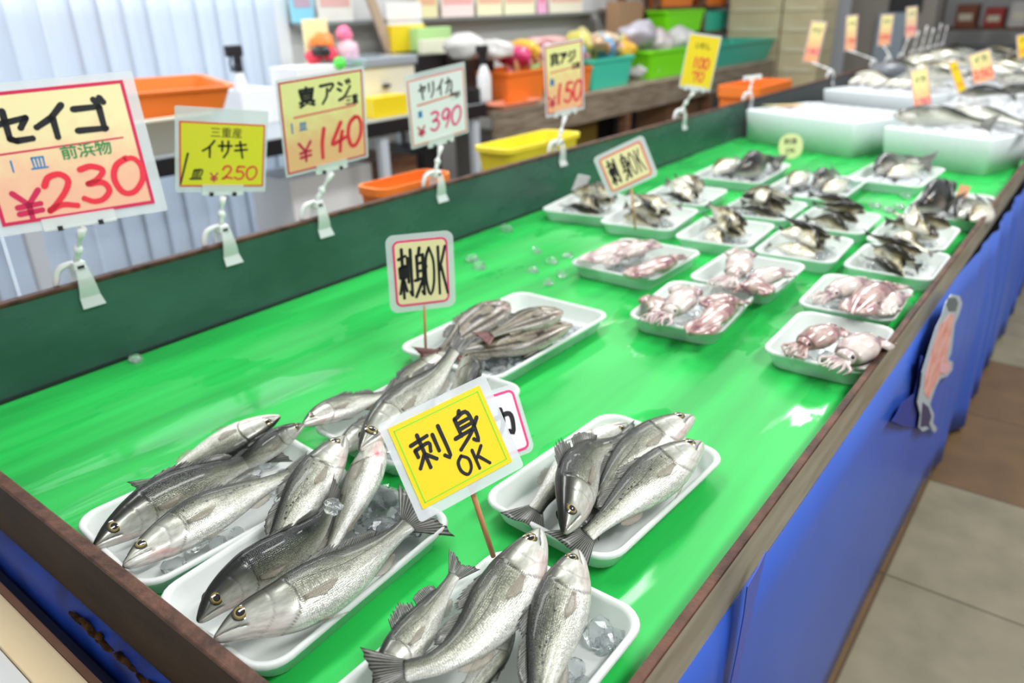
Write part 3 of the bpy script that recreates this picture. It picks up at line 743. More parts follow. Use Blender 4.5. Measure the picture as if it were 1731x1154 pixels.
# tray by the cream bench
fish('pale sea bass at the back edge of the near tray, belly towards the back board', [(474, 704, .062), (437, 722, .058), (357, 763, .046), (268, 815, .035)], (20, 30), -30, sd=11, opts=dict(dark=.0), tail=.7)
fish('blackish sea bass seen from its back, snout touching the end board', [(158, 924, .040), (205, 888, .044), (275, 845, .048), (360, 806, .052), (440, 770, .05)], (-20, -30), 58, sd=12, opts=dict(dark=.10), tail=.6, dors=.2)
fish('dark sea bass head pointing to the back, pushed under its neighbours', [(514, 716, .068), (476, 738, .066), (430, 772, .055), (372, 806, .036)], (-24, -16), 62, sd=13, opts=dict(dark=.08), tail=.5)
fish('silver sea bass with golden eye lying in front in the bench side tray', [(208, 957, .050), (268, 916, .052), (370, 858, .058), (492, 800, .052)], (-18, -36), 24, sd=14, spot=True, opts=dict(pink=.5), tail=.4, fat=1.02)
ice_in(.42, .832, .22, .13, 16, .010, .018, 1, 'clear crushed ice under the fish of the bench side tray')
ice_in(.0, 0, 0, 0, 1, .01, .01, 1, '') if False else None
# tray with the fanned tail
fish('sea bass with black dots lying head up in the fanned tail tray', [(583, 738, .078), (560, 768, .076), (513, 842, .064), (474, 905, .048), (440, 955, .036)], (-40, -8), 25, sd=21, spot=True, tail=.6)
fish('white bellied sea bass with a red patch, belly turned up', [(634, 742, .064), (617, 800, .064), (590, 868, .054), (545, 950, .040)], (-40, -4), -28, sd=22, opts=dict(blotch=(.30, .80), pink=.45), tail=.5)
fish('curved blackish sea bass seen from its back among the fanned tail tray', [(334, 1050, .052), (370, 1008, .058), (425, 968, .064), (490, 932, .068), (538, 890, .070), (562, 850, .068)], (-20, -34), 66, sd=23, opts=dict(dark=.12), tail=.4, dors=.1)
fish('large silver sea bass with fanned tail fin along the tray front', [(362, 1080, .050), (420, 1045, .054), (500, 1015, .056), (600, 958, .054), (690, 886, .050)], (-20, -40), 30, sd=24, opts=dict(pink=.1), tail=1.25, tail_len=.21, fat=1.0)
ice_in(.53, .62, .08, .10, 26, .009, .017, 4, 'clear crushed ice heaped in the corner of the fanned tail tray', z=.02)
ice_lumps('ice_chunk', [tuple(P(563, 852, .105)), tuple(P(560, 862, .10))], [.010, .008], 9, 'clear ice lump on the back of a curved dark sea bass', kind='thing')
# tray at the bottom of the photo
fish('sea bass with raised tail fin and spread back spines', [(630, 1175, .045), (668, 1110, .052), (718, 1050, .058), (768, 972, .062)], (-44, -14), 28, sd=31, tail=.75, dors=.9)
fish('curved silver sea bass with open gill leaning over the tray edge', [(912, 894, .085), (893, 935, .082), (850, 1012, .076), (800, 1078, .072), (742, 1118, .070), (684, 1134, .066)], (-48, -16), 20, sd=32, opts=dict(pink=.3), tail=.8, fat=1.05)
fish('large eyed sea bass with grey striped flank nearest the viewer', [(975, 930, .070), (958, 990, .070), (935, 1070, .062), (914, 1160, .052), (902, 1230, .045)], (-46, -4), 22, sd=33, spot=True, tail=.9, fat=1.08)
fish('white belly of a sea bass lying under two others', [(870, 1060, .034), (835, 1110, .034), (790, 1170, .034), (760, 1210, .032)], (30, 10), 10, sd=34, opts=dict(dark=-.25), tail=.5)
ice_in(.495, .325, .09, .08, 12, .009, .016, 5, 'clear crushed ice at the corner of the tray cut off by the photo')
# tray standing alone
fish('pale sea bass lying belly out along the far side of the lone tray', [(1060, 717, .050), (1035, 738, .050), (972, 785, .044), (930, 828, .038), (905, 862, .036)], (30, 26), -22, sd=41, tail=.85)
fish('dark sea bass lying head down across the lone tray', [(953, 900, .062), (966, 856, .070), (980, 800, .074), (1004, 765, .070), (1052, 745, .066)], (-40, -10), 44, sd=42, opts=dict(dark=.06, pink=.15), tail=.4, fat=1.1, dors=.6)
fish('olive tinted sea bass, second from the side rail in the lone tray', [(1172, 704, .068), (1135, 722, .068), (1082, 763, .062), (1036, 812, .05), (1006, 858, .042)], (-28, -30), 20, sd=43, tail=.5)
fish('dotted silver sea bass closest to the side rail', [(1186, 748, .062), (1148, 772, .064), (1090, 822, .058), (1035, 868, .05), (992, 903, .046)], (-30, -32), 22, sd=44, spot=True, tail=.8, fat=1.02)
ice_in(.69, .41, .07, .07, 8, .010, .017, 6, 'clear crushed ice in the near corner of the lone tray', z=.015)
# tray behind the yellow sign
fish('round bodied sea bass with gold eye pointing at the back board', [(511, 718, .058), (545, 700, .058), (600, 682, .056), (660, 664, .052)], (-10, -34), 30, sd=51, opts=dict(pink=.35), tail=.7, fat=1.08)
fish('long grey sea bass with its thin tail raised', [(608, 760, .080), (640, 722, .080), (690, 676, .078), (735, 640, .082), (768, 592, .100)], (-30, -26), 40, sd=52, opts=dict(pink=.5), tail=.25, fat=.82)
fish('sea bass standing head up with white belly behind the sign', [(790, 598, .088), (792, 630, .082), (776, 672, .070), (745, 712, .055)], (26, -10), 35, sd=53, opts=dict(pink=.1), tail=.5, fat=1.15)
fish('pale sea bass lying at the far edge behind the raised tail', [(752, 596, .052), (730, 614, .05), (690, 645, .046), (650, 682, .04)], (-26, -20), 20, sd=54, opts=dict(pink=.5), tail=.5)
fish('sea bass mostly hidden under the raised tail fish', [(566, 770, .04), (610, 735, .042), (670, 705, .042), (716, 690, .04)], (-20, -30), 25, sd=55, tail=.4)
ice_in(.72, .76, .2, .12, 14, .010, .016, 7, 'clear crushed ice under the fish behind the yellow sign')
# striped fish
kw = dict(kind='isaki', nt=70, nk=30, tailm='fin_red')
fish('striped brown fish with pale side up at the back of the large tray', [(860, 512, .070), (832, 530, .070), (786, 560, .058), (748, 592, .045)], (-30, -24), 8, sd=61, tail=.5, fat=1.3, **kw)
fish('bold striped brown fish with reddish tail lying across another', [(952, 526, .076), (925, 534, .078), (878, 548, .076), (830, 566, .072)], (-10, -34), 10, sd=62, tail=1., fat=1.3, **kw)
fish('yellowish striped fish lying along the front of the large tray', [(968, 548, .058), (930, 560, .056), (880, 577, .052), (812, 590, .048), (742, 598, .044)], (-8, -30), 30, sd=63, tail=.4, fat=.8, **kw)
fish('striped brown fish half hidden between two others', [(938, 524, .05), (895, 548, .048), (850, 580, .044), (800, 600, .04)], (-16, -30), 26, sd=64, tail=.6, **kw)
ice_in(1.07, .80, .28, .08, 40, .010, .02, 8, 'clear crushed ice in front of the striped fish', z=.008)
ice_in(1.02, .93, .2, .05, 8, .010, .018, 18, 'clear crushed ice behind the striped fish')

# ---- small horse mackerel trays
AW, AH = .25, .2
def aji_tray(cx, cy, w, h, ang, where, n, seed, H=.037, extra=None):
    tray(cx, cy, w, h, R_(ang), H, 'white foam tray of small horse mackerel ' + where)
    r = random.Random(seed)
    ca, sa = math.cos(R_(ang)), math.sin(R_(ang))
    lab = 'small horse mackerel in tray ' + where
    n = n + 2
    for i in range(n):
        top_ = i >= n - 3
        u = ((-.5 + (i + .5) / (n - 3)) * (w - .075) + r.uniform(-.01, .01)) if not top_ else r.uniform(-.05, .05)
        v = r.uniform(-.010, .014)
        ln = r.uniform(.125, .145); a = R_(52 + r.uniform(-26, 26)) if not top_ else R_(r.choice((20, 45, 75, 110)) + r.uniform(-12, 12)); sgn = r.choice((1, 1, -1))
        hz = .034 + (i % 2) * .010 + (.026 if top_ else 0)
        dx, dy = math.cos(a) * ln / 2 * sgn, math.sin(a) * ln / 2 * sgn
        bend = r.uniform(-.012, .012); lift = r.uniform(.008, .026) * (1 if i % 2 else 0)
        loc = [(u - dx, v - dy, hz), (u + bend, v, hz + .008), (u + dx, v + dy, hz + lift)]
        pts = [(cx + p[0] * ca - p[1] * sa, cy + p[0] * sa + p[1] * ca, BED + p[2]) for p in loc]
        back = r.choice((-1, 1, 1)); dh = (-dy * back, dx * back)
        fish(lab, pts, dh, r.choice((15, 30, 40, 55, 70)), 'aji', sd=seed * 10 + i, fat=1.42, group='small horse mackerel ' + where, nt=40, nk=18, tail=.8, tail_len=.16, world_pts=True, fins=False)
    ice_in(cx, cy, w * .62, h * .55, 12, .009, .016, seed, 'clear crushed ice under the small fish ' + where)
aji_tray(2.06, 1.275, .29, .235, 8, 'beside the dark back board', 6, 101)
aji_tray(2.02, 1.045, .275, .225, 7, 'with the tilted sashimi sign', 6, 102)
aji_tray(2.33, 1.085, .26, .225, 4, 'behind the tilted sashimi sign', 5, 103)
aji_tray(1.985, .792, .265, .21, 4, 'behind the overlapping squid trays', 5, 104)
aji_tray(2.29, .80, .25, .21, 2, 'amid the second small fish row', 5, 105)
aji_tray(1.962, .567, .245, .2, 3, 'third from the back board in the front row', 5, 106)
aji_tray(2.262, .575, .25, .2, 1, 'next to the overfull tray in the second row', 4, 107)
aji_tray(1.957, .343, .24, .2, 0, 'hard against the side rail, overfull', 5, 108)
aji_tray(2.222, .362, .26, .19, 0, 'behind the overfull rail side one', 5, 109)
# white paper slip standing behind the fish by the board
o = MB().box((-.022, -.0008, -.03), (.022, .0008, .03)).build('paper_slip', M['card_white'], None)
o.location = P(982, 310, .085); o.rotation_euler = (R_(20), R_(15), R_(-35)); tag(o, 'white paper slip standing behind the small fish by the back board', 'paper')

# ---- far trays of larger fish on ice
def far_tray(cx, cy, w, h, ang, where, fl, seed):
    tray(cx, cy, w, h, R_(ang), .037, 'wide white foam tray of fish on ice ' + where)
    o = ice_in(cx, cy, w * .7, h * .6, 45, .014, .026, seed, 'white crushed ice in the wide tray ' + where, z=.004, m=M['snow'])
    for i, (lab, pts, dh, roll, dk) in enumerate(fl):
        fish(lab + ' ' + where, pts, dh, roll, 'bass' if dk else 'aji', sd=seed + i, fat=1.25, nt=44, nk=18, fins=False, opts=dict(dark=dk), name='silver_fish')
far_tray(2.80, 1.075, .40, .26, 3, 'nearest the back board', [('round pale fish', [(1205, 290, .055), (1225, 280, .065), (1248, 270, .06)], (-5, -12), 15, 0.), ('dark backed fish', [(1243, 292, .06), (1268, 280, .075), (1296, 268, .07), (1306, 272, .06)], (0, -15), 60, .34)], 201)
far_tray(2.68, .765, .39, .26, 1, 'in the middle of the far row', [('white fish', [(1333, 312, .055), (1350, 300, .065), (1368, 292, .06)], (-6, -12), 20, 0.), ('grey backed fish', [(1375, 314, .055), (1392, 302, .065), (1410, 290, .06)], (-10, -10), 45, .18), ('pale silver fish', [(1390, 322, .05), (1412, 314, .055), (1432, 305, .05)], (-10, -10), 20, 0.)], 202)
far_tray(3.015, .585, .38, .25, -2, 'in front of the right foam box', [('slim yellowish fish', [(1480, 290, .05), (1500, 280, .055), (1530, 270, .055), (1556, 272, .055)], (0, -12), 40, .15), ('white sided fish', [(1500, 296, .045), (1530, 288, .05), (1560, 280, .05)], (0, -12), 15, 0.)], 203)
far_tray(2.615, .342, .37, .205, 2, 'against the side rail', [('dark bent fish', [(1545, 348, .055), (1572, 340, .065), (1598, 322, .07), (1608, 340, .06)], (0, -12), 60, .36), ('yellowish silver fish', [(1618, 366, .055), (1636, 352, .06), (1658, 340, .055)], (-8, -8), 30, .02), ('pale fish', [(1640, 372, .05), (1658, 358, .05), (1678, 344, .05)], (-8, -8), 20, 0.)], 204)

# ---- squid
sq_m = mat('squid skin', rough=.22, coat=.7, spec=.5, sss=.25)
n_, l_, b_ = nodes(sq_m); tc = n_.new('ShaderNodeTexCoord')
nz = n_.new('ShaderNodeTexNoise'); nz.inputs['Scale'].default_value = 26; nz.inputs['Detail'].default_value = 5; l_.new(tc.outputs['Object'], nz.inputs['Vector'])
rp = ramp(sq_m.node_tree, [(.38, (.56, .52, .47)), (.54, (.46, .36, .34)), (.68, (.18, .08, .11))]); l_.new(nz.outputs['Fac'], rp.inputs[0]); l_.new(rp.outputs[0], b_.inputs['Base Color'])
M['squid'] = sq_m
sq_r = mat('reddish squid skin', rough=.2, coat=.8, sss=.2)
n_, l_, b_ = nodes(sq_r); tc = n_.new('ShaderNodeTexCoord')
nz = n_.new('ShaderNodeTexNoise'); nz.inputs['Scale'].default_value = 30; nz.inputs['Detail'].default_value = 5; l_.new(tc.outputs['Object'], nz.inputs['Vector'])
rp = ramp(sq_r.node_tree, [(.34, (.50, .41, .37)), (.52, (.34, .20, .18)), (.68, (.15, .05, .07))]); l_.new(nz.outputs['Fac'], rp.inputs[0]); l_.new(rp.outputs[0], b_.inputs['Base Color'])
M['squid_red'] = sq_r
def squid(label, pts, wid, group=None, red=False, sd=1, flap=1):
    """pts: mantle tip -> mantle opening -> arm tips"""
    r = random.Random(sd); p3 = [P(*p) for p in pts]; sp, L = cat(p3, 60)
    m = M['squid_red' if red else 'squid']
    sp = [Vector(q) for q in sp]; root = empty('squid', sp[25], label, 'squid', group)
    def frame(i):
        t = (sp[min(i + 1, 59)] - sp[max(i - 1, 0)]).normalized(); s = Vector((0, 0, 1)).cross(t).normalized(); return t, s, t.cross(s)
    def loft(name, i0, i1, fw, fh, mm):
        lp = []
        for i in range(i0, i1 + 1):
            q = (i - i0) / (i1 - i0); t, s, u = frame(i); w, h = fw(q), fh(q)
            lp.append([sp[i] + s * math.cos(a) * w + u * math.sin(a) * h for a in [2 * math.pi * k / 20 for k in range(20)]])
        o = MB().loops(lp).build(name, mm, root, True); fix_normals(o); return o
    W = wid / 2
    loft('mantle', 0, 41, lambda q: W * (.06 + .94 * math.sin(min(1, q * 1.25) * math.pi / 2) ** .8) * (1 - .22 * max(0, q - .7) / .3), lambda q: .7 * W * (.05 + .85 * math.sin(min(1, q * 1.3) * math.pi / 2)) * (1 - .3 * max(0, q - .8) / .2), m)
    for sg in (-1, 1):
        v = []; n = 14
        for k in range(n + 1):
            q = k / n; i = int(1 + q * 17); t, s, u = frame(i)
            w0 = W * (.1 + .75 * math.sin(min(1, (i / 34) * 1.25) * math.pi / 2)); w1 = w0 + W * .75 * math.sin(math.pi * min(1, q ** .75))
            v += [sp[i] + s * sg * w0 * .8, sp[i] + s * sg * (w0 + w1) / 2 + u * .003, sp[i] + s * sg * w1 - u * .004 + u * .003 * math.sin(q * 9 + sd)]
        f = [(k * 3 + j, k * 3 + 3 + j, k * 3 + 4 + j, k * 3 + 1 + j) for k in range(n) for j in range(2)]
        o = meshobj('fin', v, f, m, root, True); md = o.modifiers.new('t', 'SOLIDIFY'); md.thickness = .002
    loft('head', 40, 47, lambda q: W * (.46 + .08 * math.sin(q * math.pi)), lambda q: W * (.36 + .08 * math.sin(q * math.pi)), m)
    t, s, u = frame(44)
    for sg in (-1, 1):
        c = sp[44] + s * sg * W * .40 + u * W * .18
        MB().ball(c, W * .13, 10).build('eye', M['black'], root, True)
    for k in range(8):
        a = (k - 3.5) / 3.5; t, s, u = frame(46); q0 = sp[46] + s * a * W * .36
        pt = [q0, sp[50] + s * a * W * .55 + u * r.uniform(-.002, .005), sp[55] + s * a * W * (.75 + r.uniform(-.3, .3)) + u * r.uniform(-.004, .004), sp[59] + s * a * W * r.uniform(.1, 1.0) + u * r.uniform(-.008, .002)]
        c_, _ = cat(pt, 10); MB().tube([Vector(x) for x in c_], [W * .15 * (1 - .7 * j / 9) for j in range(10)], 7).build('arm', m, root, True)
    return root
def sq_tray(cx, cy, w, h, ang, where, seed):
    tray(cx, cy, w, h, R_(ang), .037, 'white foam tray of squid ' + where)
    ice_in(cx, cy, w * .62, h * .55, 14, .010, .017, seed, 'clear crushed ice among the squid ' + where)
sq_tray(1.636, .879, .277, .235, -1, 'nearest the back board', 301)
sq_tray(1.412, .619, .262, .196, 5, 'overlapping another squid tray, in front of it', 302)
sq_tray(1.685, .608, .248, .205, 1, 'partly behind the overlapping squid tray', 303)
sq_tray(1.389, .331, .242, .185, 1, 'next to the side rail, closest to the viewer', 304)
sq_tray(1.656, .356, .242, .19, 2, 'second along the side rail', 305)
W_ = 'in the tray by the board'
squid('purple edged squid with its tip over the corner ' + W_, [(978, 441, .050), (1020, 428, .056), (1062, 416, .052), (1100, 408, .046)], .062, None, False, 1)
squid('cream squid lying across the middle ' + W_, [(1110, 408, .064), (1080, 420, .066), (1052, 430, .060), (1022, 446, .05)], .055, None, False, 2)
squid('reddish squid at the front ' + W_, [(1052, 464, .052), (1085, 456, .056), (1118, 446, .054), (1155, 430, .046)], .055, None, True, 3)
W_ = 'in the front overlapping tray'
squid('white squid with pink rim ' + W_, [(1160, 482, .064), (1158, 500, .066), (1140, 520, .060), (1105, 545, .05)], .062, None, False, 4)
squid('brown mottled squid at the tray corner ' + W_, [(1100, 500, .05), (1112, 520, .052), (1106, 536, .050), (1100, 545, .045)], .05, None, True, 5)
squid('shiny pink squid hanging over the rim ' + W_, [(1160, 563, .052), (1195, 545, .060), (1222, 524, .058), (1252, 505, .050)], .058, None, True, 6)
squid('purple mottled squid on top ' + W_, [(1180, 512, .07), (1205, 508, .074), (1230, 508, .07), (1255, 512, .055)], .045, None, True, 7)
W_ = 'in the partly hidden tray'
squid('cream squid with blunt tip pointing up ' + W_, [(1252, 420, .072), (1252, 440, .072), (1240, 464, .062), (1215, 484, .05)], .066, None, False, 8)
squid('white squid with purple fold ' + W_, [(1330, 456, .058), (1310, 462, .062), (1288, 470, .058), (1260, 490, .05)], .06, None, False, 9)
squid('brownish squid resting on the rim ' + W_, [(1306, 494, .05), (1285, 486, .054), (1262, 484, .052), (1236, 488, .045)], .05, None, True, 10)
W_ = 'in the closest rail side tray'
squid('white squid with dark eye and pink edge ' + W_, [(1480, 568, .066), (1460, 582, .068), (1432, 602, .062), (1400, 622, .05)], .068, None, False, 11)
squid('tan squid with reddish patch ' + W_, [(1418, 553, .062), (1390, 566, .064), (1362, 580, .056), (1335, 598, .045)], .06, None, True, 12)
squid('pale squid tucked in the corner ' + W_, [(1440, 622, .042), (1462, 604, .044), (1480, 590, .044), (1494, 574, .04)], .05, None, False, 13)
W_ = 'in the second tray along the rail'
squid('shiny red squid ' + W_, [(1440, 530, .060), (1460, 506, .066), (1490, 488, .062), (1520, 480, .05)], .062, None, True, 14)
squid('cream squid at the far side ' + W_, [(1468, 472, .056), (1436, 482, .060), (1406, 496, .054), (1378, 510, .045)], .06, None, False, 15)
squid('translucent squid at the near corner ' + W_, [(1508, 532, .048), (1496, 520, .052), (1510, 506, .050), (1530, 494, .045)], .05, None, False, 16)
# ================================================================= SIGNS
POSE = {
'seigo':((0.5854,1.4395,1.1072),(0.8938,-0.4463,0.0430),(0.0792,0.2514,0.9646),0.2427,0.2186),
'isaki':((0.8861,1.4353,1.0557),(0.9634,-0.2209,-0.1522),(0.1219,-0.1449,0.9819),0.1724,0.1300),
'aji140':((1.1489,1.4253,1.0909),(0.9914,-0.1171,0.0588),(-0.0767,-0.1552,0.9849),0.2162,0.2029),
'yari':((1.5499,1.4469,1.0784),(0.9719,-0.2048,0.1165),(-0.1418,-0.1131,0.9834),0.1839,0.1726),
'aji150':((2.1529,1.4471,1.1048),(0.8950,-0.4299,0.1187),(-0.1633,-0.0682,0.9842),0.1367,0.2115),
'yellow':((3.0723,1.4002,1.0940),(0.4933,-0.8581,-0.1427),(0.0523,-0.1345,0.9895),0.1212,0.1969),
'A':((5.1542,1.5978,1.0709),(0.2655,-0.9585,-0.1034),(0.0294,-0.0992,0.9946),0.0843,0.2318),
'B':((6.1449,1.6547,1.0858),(0.2485,-0.9658,0.0744),(-0.0228,0.0709,0.9972),0.0689,0.2292),
'C':((6.5710,1.5250,1.0894),(0.2165,-0.9760,0.0234),(-0.0076,0.0223,0.9997),0.0799,0.2088),
'D':((6.9706,1.4419,1.1336),(0.1948,-0.9747,0.1096),(-0.0244,0.1069,0.9940),0.0720,0.2138),
'G1':((3.9061,0.7169,0.9286),(0.1217,-0.9573,0.2621),(-0.0619,0.2562,0.9646),0.0667,0.1950),
'G2':((4.6090,0.6900,0.9333),(0.1285,-0.8794,0.4584),(-0.0792,0.4516,0.8887),0.0371,0.1683),
'G3':((4.8041,0.6183,0.9725),(0.1111,-0.9348,0.3374),(-0.0443,0.3345,0.9414),0.0921,0.1490),
'G4':((5.3004,0.4958,1.0534),(0.0864,-0.9631,0.2547),(-0.0238,0.2536,0.9670),0.0689,0.1169),
'P1':((0.5004,0.4772,0.8983),(0.9336,-0.3248,0.1511),(0.0309,0.4934,0.8693),0.1113,0.0906),
'P3':((0.9217,0.9255,0.8887),(0.8217,-0.5698,-0.0139),(0.0009,-0.0231,0.9997),0.0991,0.1237),
'P4':((1.8452,1.0367,0.9113),(0.5887,-0.7029,0.3991),(-0.2377,0.3213,0.9167),0.1235,0.1003),
'round':((3.2122,1.0386,0.7668),(0.2631,-0.9612,0.0825),(-0.0265,0.0783,0.9966),0.0937,0.1003),
}
GLY = {
'0': [[(.5, 1), (.15, .82), (.04, .45), (.25, .05), (.6, .0), (.92, .3), (.95, .7), (.72, .97), (.42, .96)]],
'1': [[(.55, 1), (.45, .5), (.5, 0)]],
'2': [[(.05, .72), (.2, .95), (.55, 1), (.78, .8), (.65, .5), (.35, .2), (.12, .02)], [(.12, .04), (.5, .14), (.95, .06)]],
'3': [[(.1, .95), (.45, 1), (.8, .85), (.6, .62), (.3, .52)], [(.3, .52), (.75, .5), (.92, .25), (.7, .03), (.4, .0), (.12, .12)]],
'4': [[(.6, 1), (.3, .65), (.04, .3), (.5, .36), (.95, .44)], [(.72, .68), (.62, .35), (.6, 0)]],
'5': [[(.3, .98), (.22, .58), (.6, .62), (.88, .38), (.75, .08), (.4, .0), (.08, .14)], [(.3, .97), (.62, .98), (.9, .95)]],
'7': [[(.08, .72), (.1, .95), (.5, .93), (.88, .98), (.68, .5), (.5, 0)]],
'9': [[(.85, .85), (.5, 1), (.15, .8), (.25, .5), (.6, .5), (.85, .85), (.8, .4), (.6, 0)]],
'Y': [[(.05, 1), (.5, .52)], [(.95, 1), (.5, .52), (.5, 0)], [(.1, .46), (.9, .50)], [(.1, .22), (.9, .26)]],
'O': [[(.5, 1), (.12, .75), (.1, .3), (.45, 0), (.85, .25), (.9, .7), (.5, 1)]],
'K': [[(.12, 1), (.12, 0)], [(.85, 1), (.15, .48)], [(.35, .6), (.95, 0)]],
'刺': [[(.0, .80), (.54, .86)], [(.28, 1), (.28, 0)], [(.06, .62), (.07, .42)], [(.06, .62), (.50, .66), (.47, .42)], [(.27, .42), (.0, .10)], [(.29, .40), (.54, .14)], [(.70, .82), (.70, .32)], [(.95, .98), (.95, .04), (.80, .12)]],
'身': [[(.50, 1), (.40, .86)], [(.25, .84), (.25, .34)], [(.25, .84), (.74, .86), (.74, .04), (.60, .10)], [(.27, .68), (.72, .70)], [(.27, .52), (.72, .54)], [(.02, .34), (.72, .38)], [(.98, .62), (.60, .30), (.05, .0)]],
'セ': [[(.0, .58), (.92, .72), (.72, .42)], [(.35, 1), (.35, .12), (.5, .03), (.95, .05)]],
'イ': [[(.88, 1), (.5, .62), (.05, .38)], [(.55, .68), (.55, 0)]],
'ゴ': [[(.08, .82), (.82, .82), (.82, .08)], [(.05, .12), (.86, .10)], [(.72, 1.06), (.80, .92)], [(.90, 1.10), (.98, .95)]],
'ア': [[(.05, .92), (.92, .92), (.66, .60)], [(.50, .72), (.44, .35), (.15, 0)]],
'ジ': [[(.15, .92), (.36, .80)], [(.08, .62), (.28, .50)], [(.12, .02), (.5, .16), (.92, .66)], [(.66, .98), (.74, .84)], [(.84, 1.02), (.92, .88)]],
'ヤ': [[(.05, .62), (.92, .82), (.70, .52)], [(.34, .98), (.52, 0)]],
'リ': [[(.2, .95), (.2, .42)], [(.8, 1), (.78, .4), (.42, 0)]],
'カ': [[(.08, .72), (.86, .74), (.80, .06), (.62, .12)], [(.48, 1), (.44, .5), (.08, .02)]],
'サ': [[(.02, .70), (.98, .72)], [(.28, .98), (.28, .40)], [(.72, 1), (.70, .42), (.40, 0)]],
'キ': [[(.1, .74), (.86, .82)], [(.05, .44), (.95, .52)], [(.42, 1), (.62, 0)]],
'マ': [[(.05, .88), (.95, .88), (.52, .34)], [(.34, .50), (.66, .12)]],
'皿': [[(.14, .9), (.18, .12)], [(.14, .9), (.86, .9), (.82, .12)], [(.38, .88), (.4, .12)], [(.62, .88), (.6, .12)], [(.0, .08), (1, .08)]],
}
def ribbon(lines, w, z):
    """inked strokes: flat bands with round ends, slightly raised"""
    v, f = [], []
    for ln in lines:
        if len(ln) > 2: c, L = cat([(a, b, 0) for a, b in ln], max(8, 5 * len(ln))); pts = [(q[0], q[1]) for q in c]
        else: pts = [(ln[0][0] + (ln[1][0] - ln[0][0]) * k / 5, ln[0][1] + (ln[1][1] - ln[0][1]) * k / 5) for k in range(6)]
        n = len(pts); base = len(v)
        for i, (x, y) in enumerate(pts):
            a, b = pts[max(i - 1, 0)], pts[min(i + 1, n - 1)]; dx, dy = b[0] - a[0], b[1] - a[1]; q = math.hypot(dx, dy) or 1
            ww = w / 2 * (1.08 - .2 * i / n)
            v += [(x - dy / q * ww, y + dx / q * ww, z), (x + dy / q * ww, y - dx / q * ww, z)]
        f += [(base + 2 * i, base + 2 * i + 1, base + 2 * i + 3, base + 2 * i + 2) for i in range(n - 1)]
        for (x, y) in (pts[0], pts[-1]):
            k = len(v); v += [(x + w / 2 * math.cos(a), y + w / 2 * math.sin(a), z + .00002) for a in [math.pi * j / 6 for j in range(12)]]; f.append(tuple(range(k, k + 12)))
    return v, f
def sharp(lines): return [[p for a, b in zip(l, l[1:]) for p in (a,)] + [l[-1]] for l in lines]
def draw(root, name, txt, cx, cy, h, m, w=.1, asp=.8, gap=.18, z=.0009, slant=0., straight=False, rise=0.):
    """hand drawn characters centred on (cx, cy); h = height, asp = width of one character / height"""
    n = len(txt); adv = h * asp * (1 + gap); x0 = cx - adv * (n - 1) / 2 - h * asp / 2; V, F = [], []
    for i, ch in enumerate(txt):
        for ln in GLY[ch]:
            q = [(x0 + i * adv + a * h * asp + (b - .5) * h * slant, cy - h / 2 + b * h + rise * (i - (n - 1) / 2)) for a, b in ln]
            parts = [q] if not straight else [[a, b] for a, b in zip(q, q[1:])]
            vv, ff = ribbon(parts, h * w, z); k = len(V); V += vv; F += [tuple(a + k for a in t_) for t_ in ff]
    return localmesh(name, V, F, m, root)
def font_text(root, name, txt, cx, cy, h, m, xs=1., bold=.0, z=.0009, rot=0.):
    c = bpy.data.curves.new('lettering', 'FONT'); c.body = txt; c.align_x = 'CENTER'; c.align_y = 'CENTER'; c.size = h; c.offset = bold * h; c.resolution_u = 3
    o = bpy.data.objects.new('lettering', c); COL.objects.link(o); bpy.context.view_layer.update()
    me = bpy.data.meshes.new_from_object(o.evaluated_get(bpy.context.evaluated_depsgraph_get()))
    bpy.data.objects.remove(o); bpy.data.curves.remove(c)
    ca, sa = math.cos(rot), math.sin(rot)
    me.transform(Matrix(((ca * xs, -sa, 0, cx), (sa * xs, ca, 0, cy), (0, 0, 1, z), (0, 0, 0, 1))))
    me.materials.clear(); me.materials.append(m)
    o = bpy.data.objects.new(name, me); COL.objects.link(o); o.parent = root
    return o
def plate(root, name, w, h, r, z0, z1, m, cx=0, cy=0):
    a = rrect(w, h, r, z0, 5, cx, cy); b = rrect(w, h, r, z1, 5, cx, cy)
    o = MB().loops([a, b]); return fix_normals(localmesh(name, o.v, o.f, m, root))
def frame(root, name, w, h, t, r, z, m):
    a = rrect(w, h, r, z); b = rrect(w - 2 * t, h - 2 * t, max(r - t, .0005), z); n = len(a)
    return localmesh(name, a + b, [(k, (k + 1) % n, n + (k + 1) % n, n + k) for k in range(n)], m, root)
def sign(key, label, cm, bm_=None, bw=.003, lam=(.008, .008, .008, .008), r=.001, catg='sign', name='price_sign'):
    C, ru, uu, w, h = POSE[key]; ru = Vector(ru).normalized(); uu = Vector(uu); uu = (uu - ru * uu.dot(ru)).normalized(); nn = ru.cross(uu)
    root = empty(name, (0, 0, 0), label, catg)
    m = Matrix.Identity(4)
    for i in range(3): m[i][0], m[i][1], m[i][2], m[i][3] = ru[i], uu[i], nn[i], C[i]
    root.matrix_world = m
    if lam:
        l, r_, t_, b_ = lam
        plate(root, 'laminate_film', w + l + r_, h + t_ + b_, max(r * 1.2, .004), -.0012, -.0003, M['laminate'], (r_ - l) / 2, (t_ - b_) / 2)
    plate(root, 'card', w, h, r, -.0002, .0005, M[cm])
    if bm_: frame(root, 'border', w, h, bw, r, .0007, M[bm_])
    return root, w, h
def line(root, name, x0, y0, x1, y1, t, m, z=.0008):
    v, f = ribbon([[(x0, y0), (x1, y1)]], t, z); return localmesh(name, v, f, m, root)

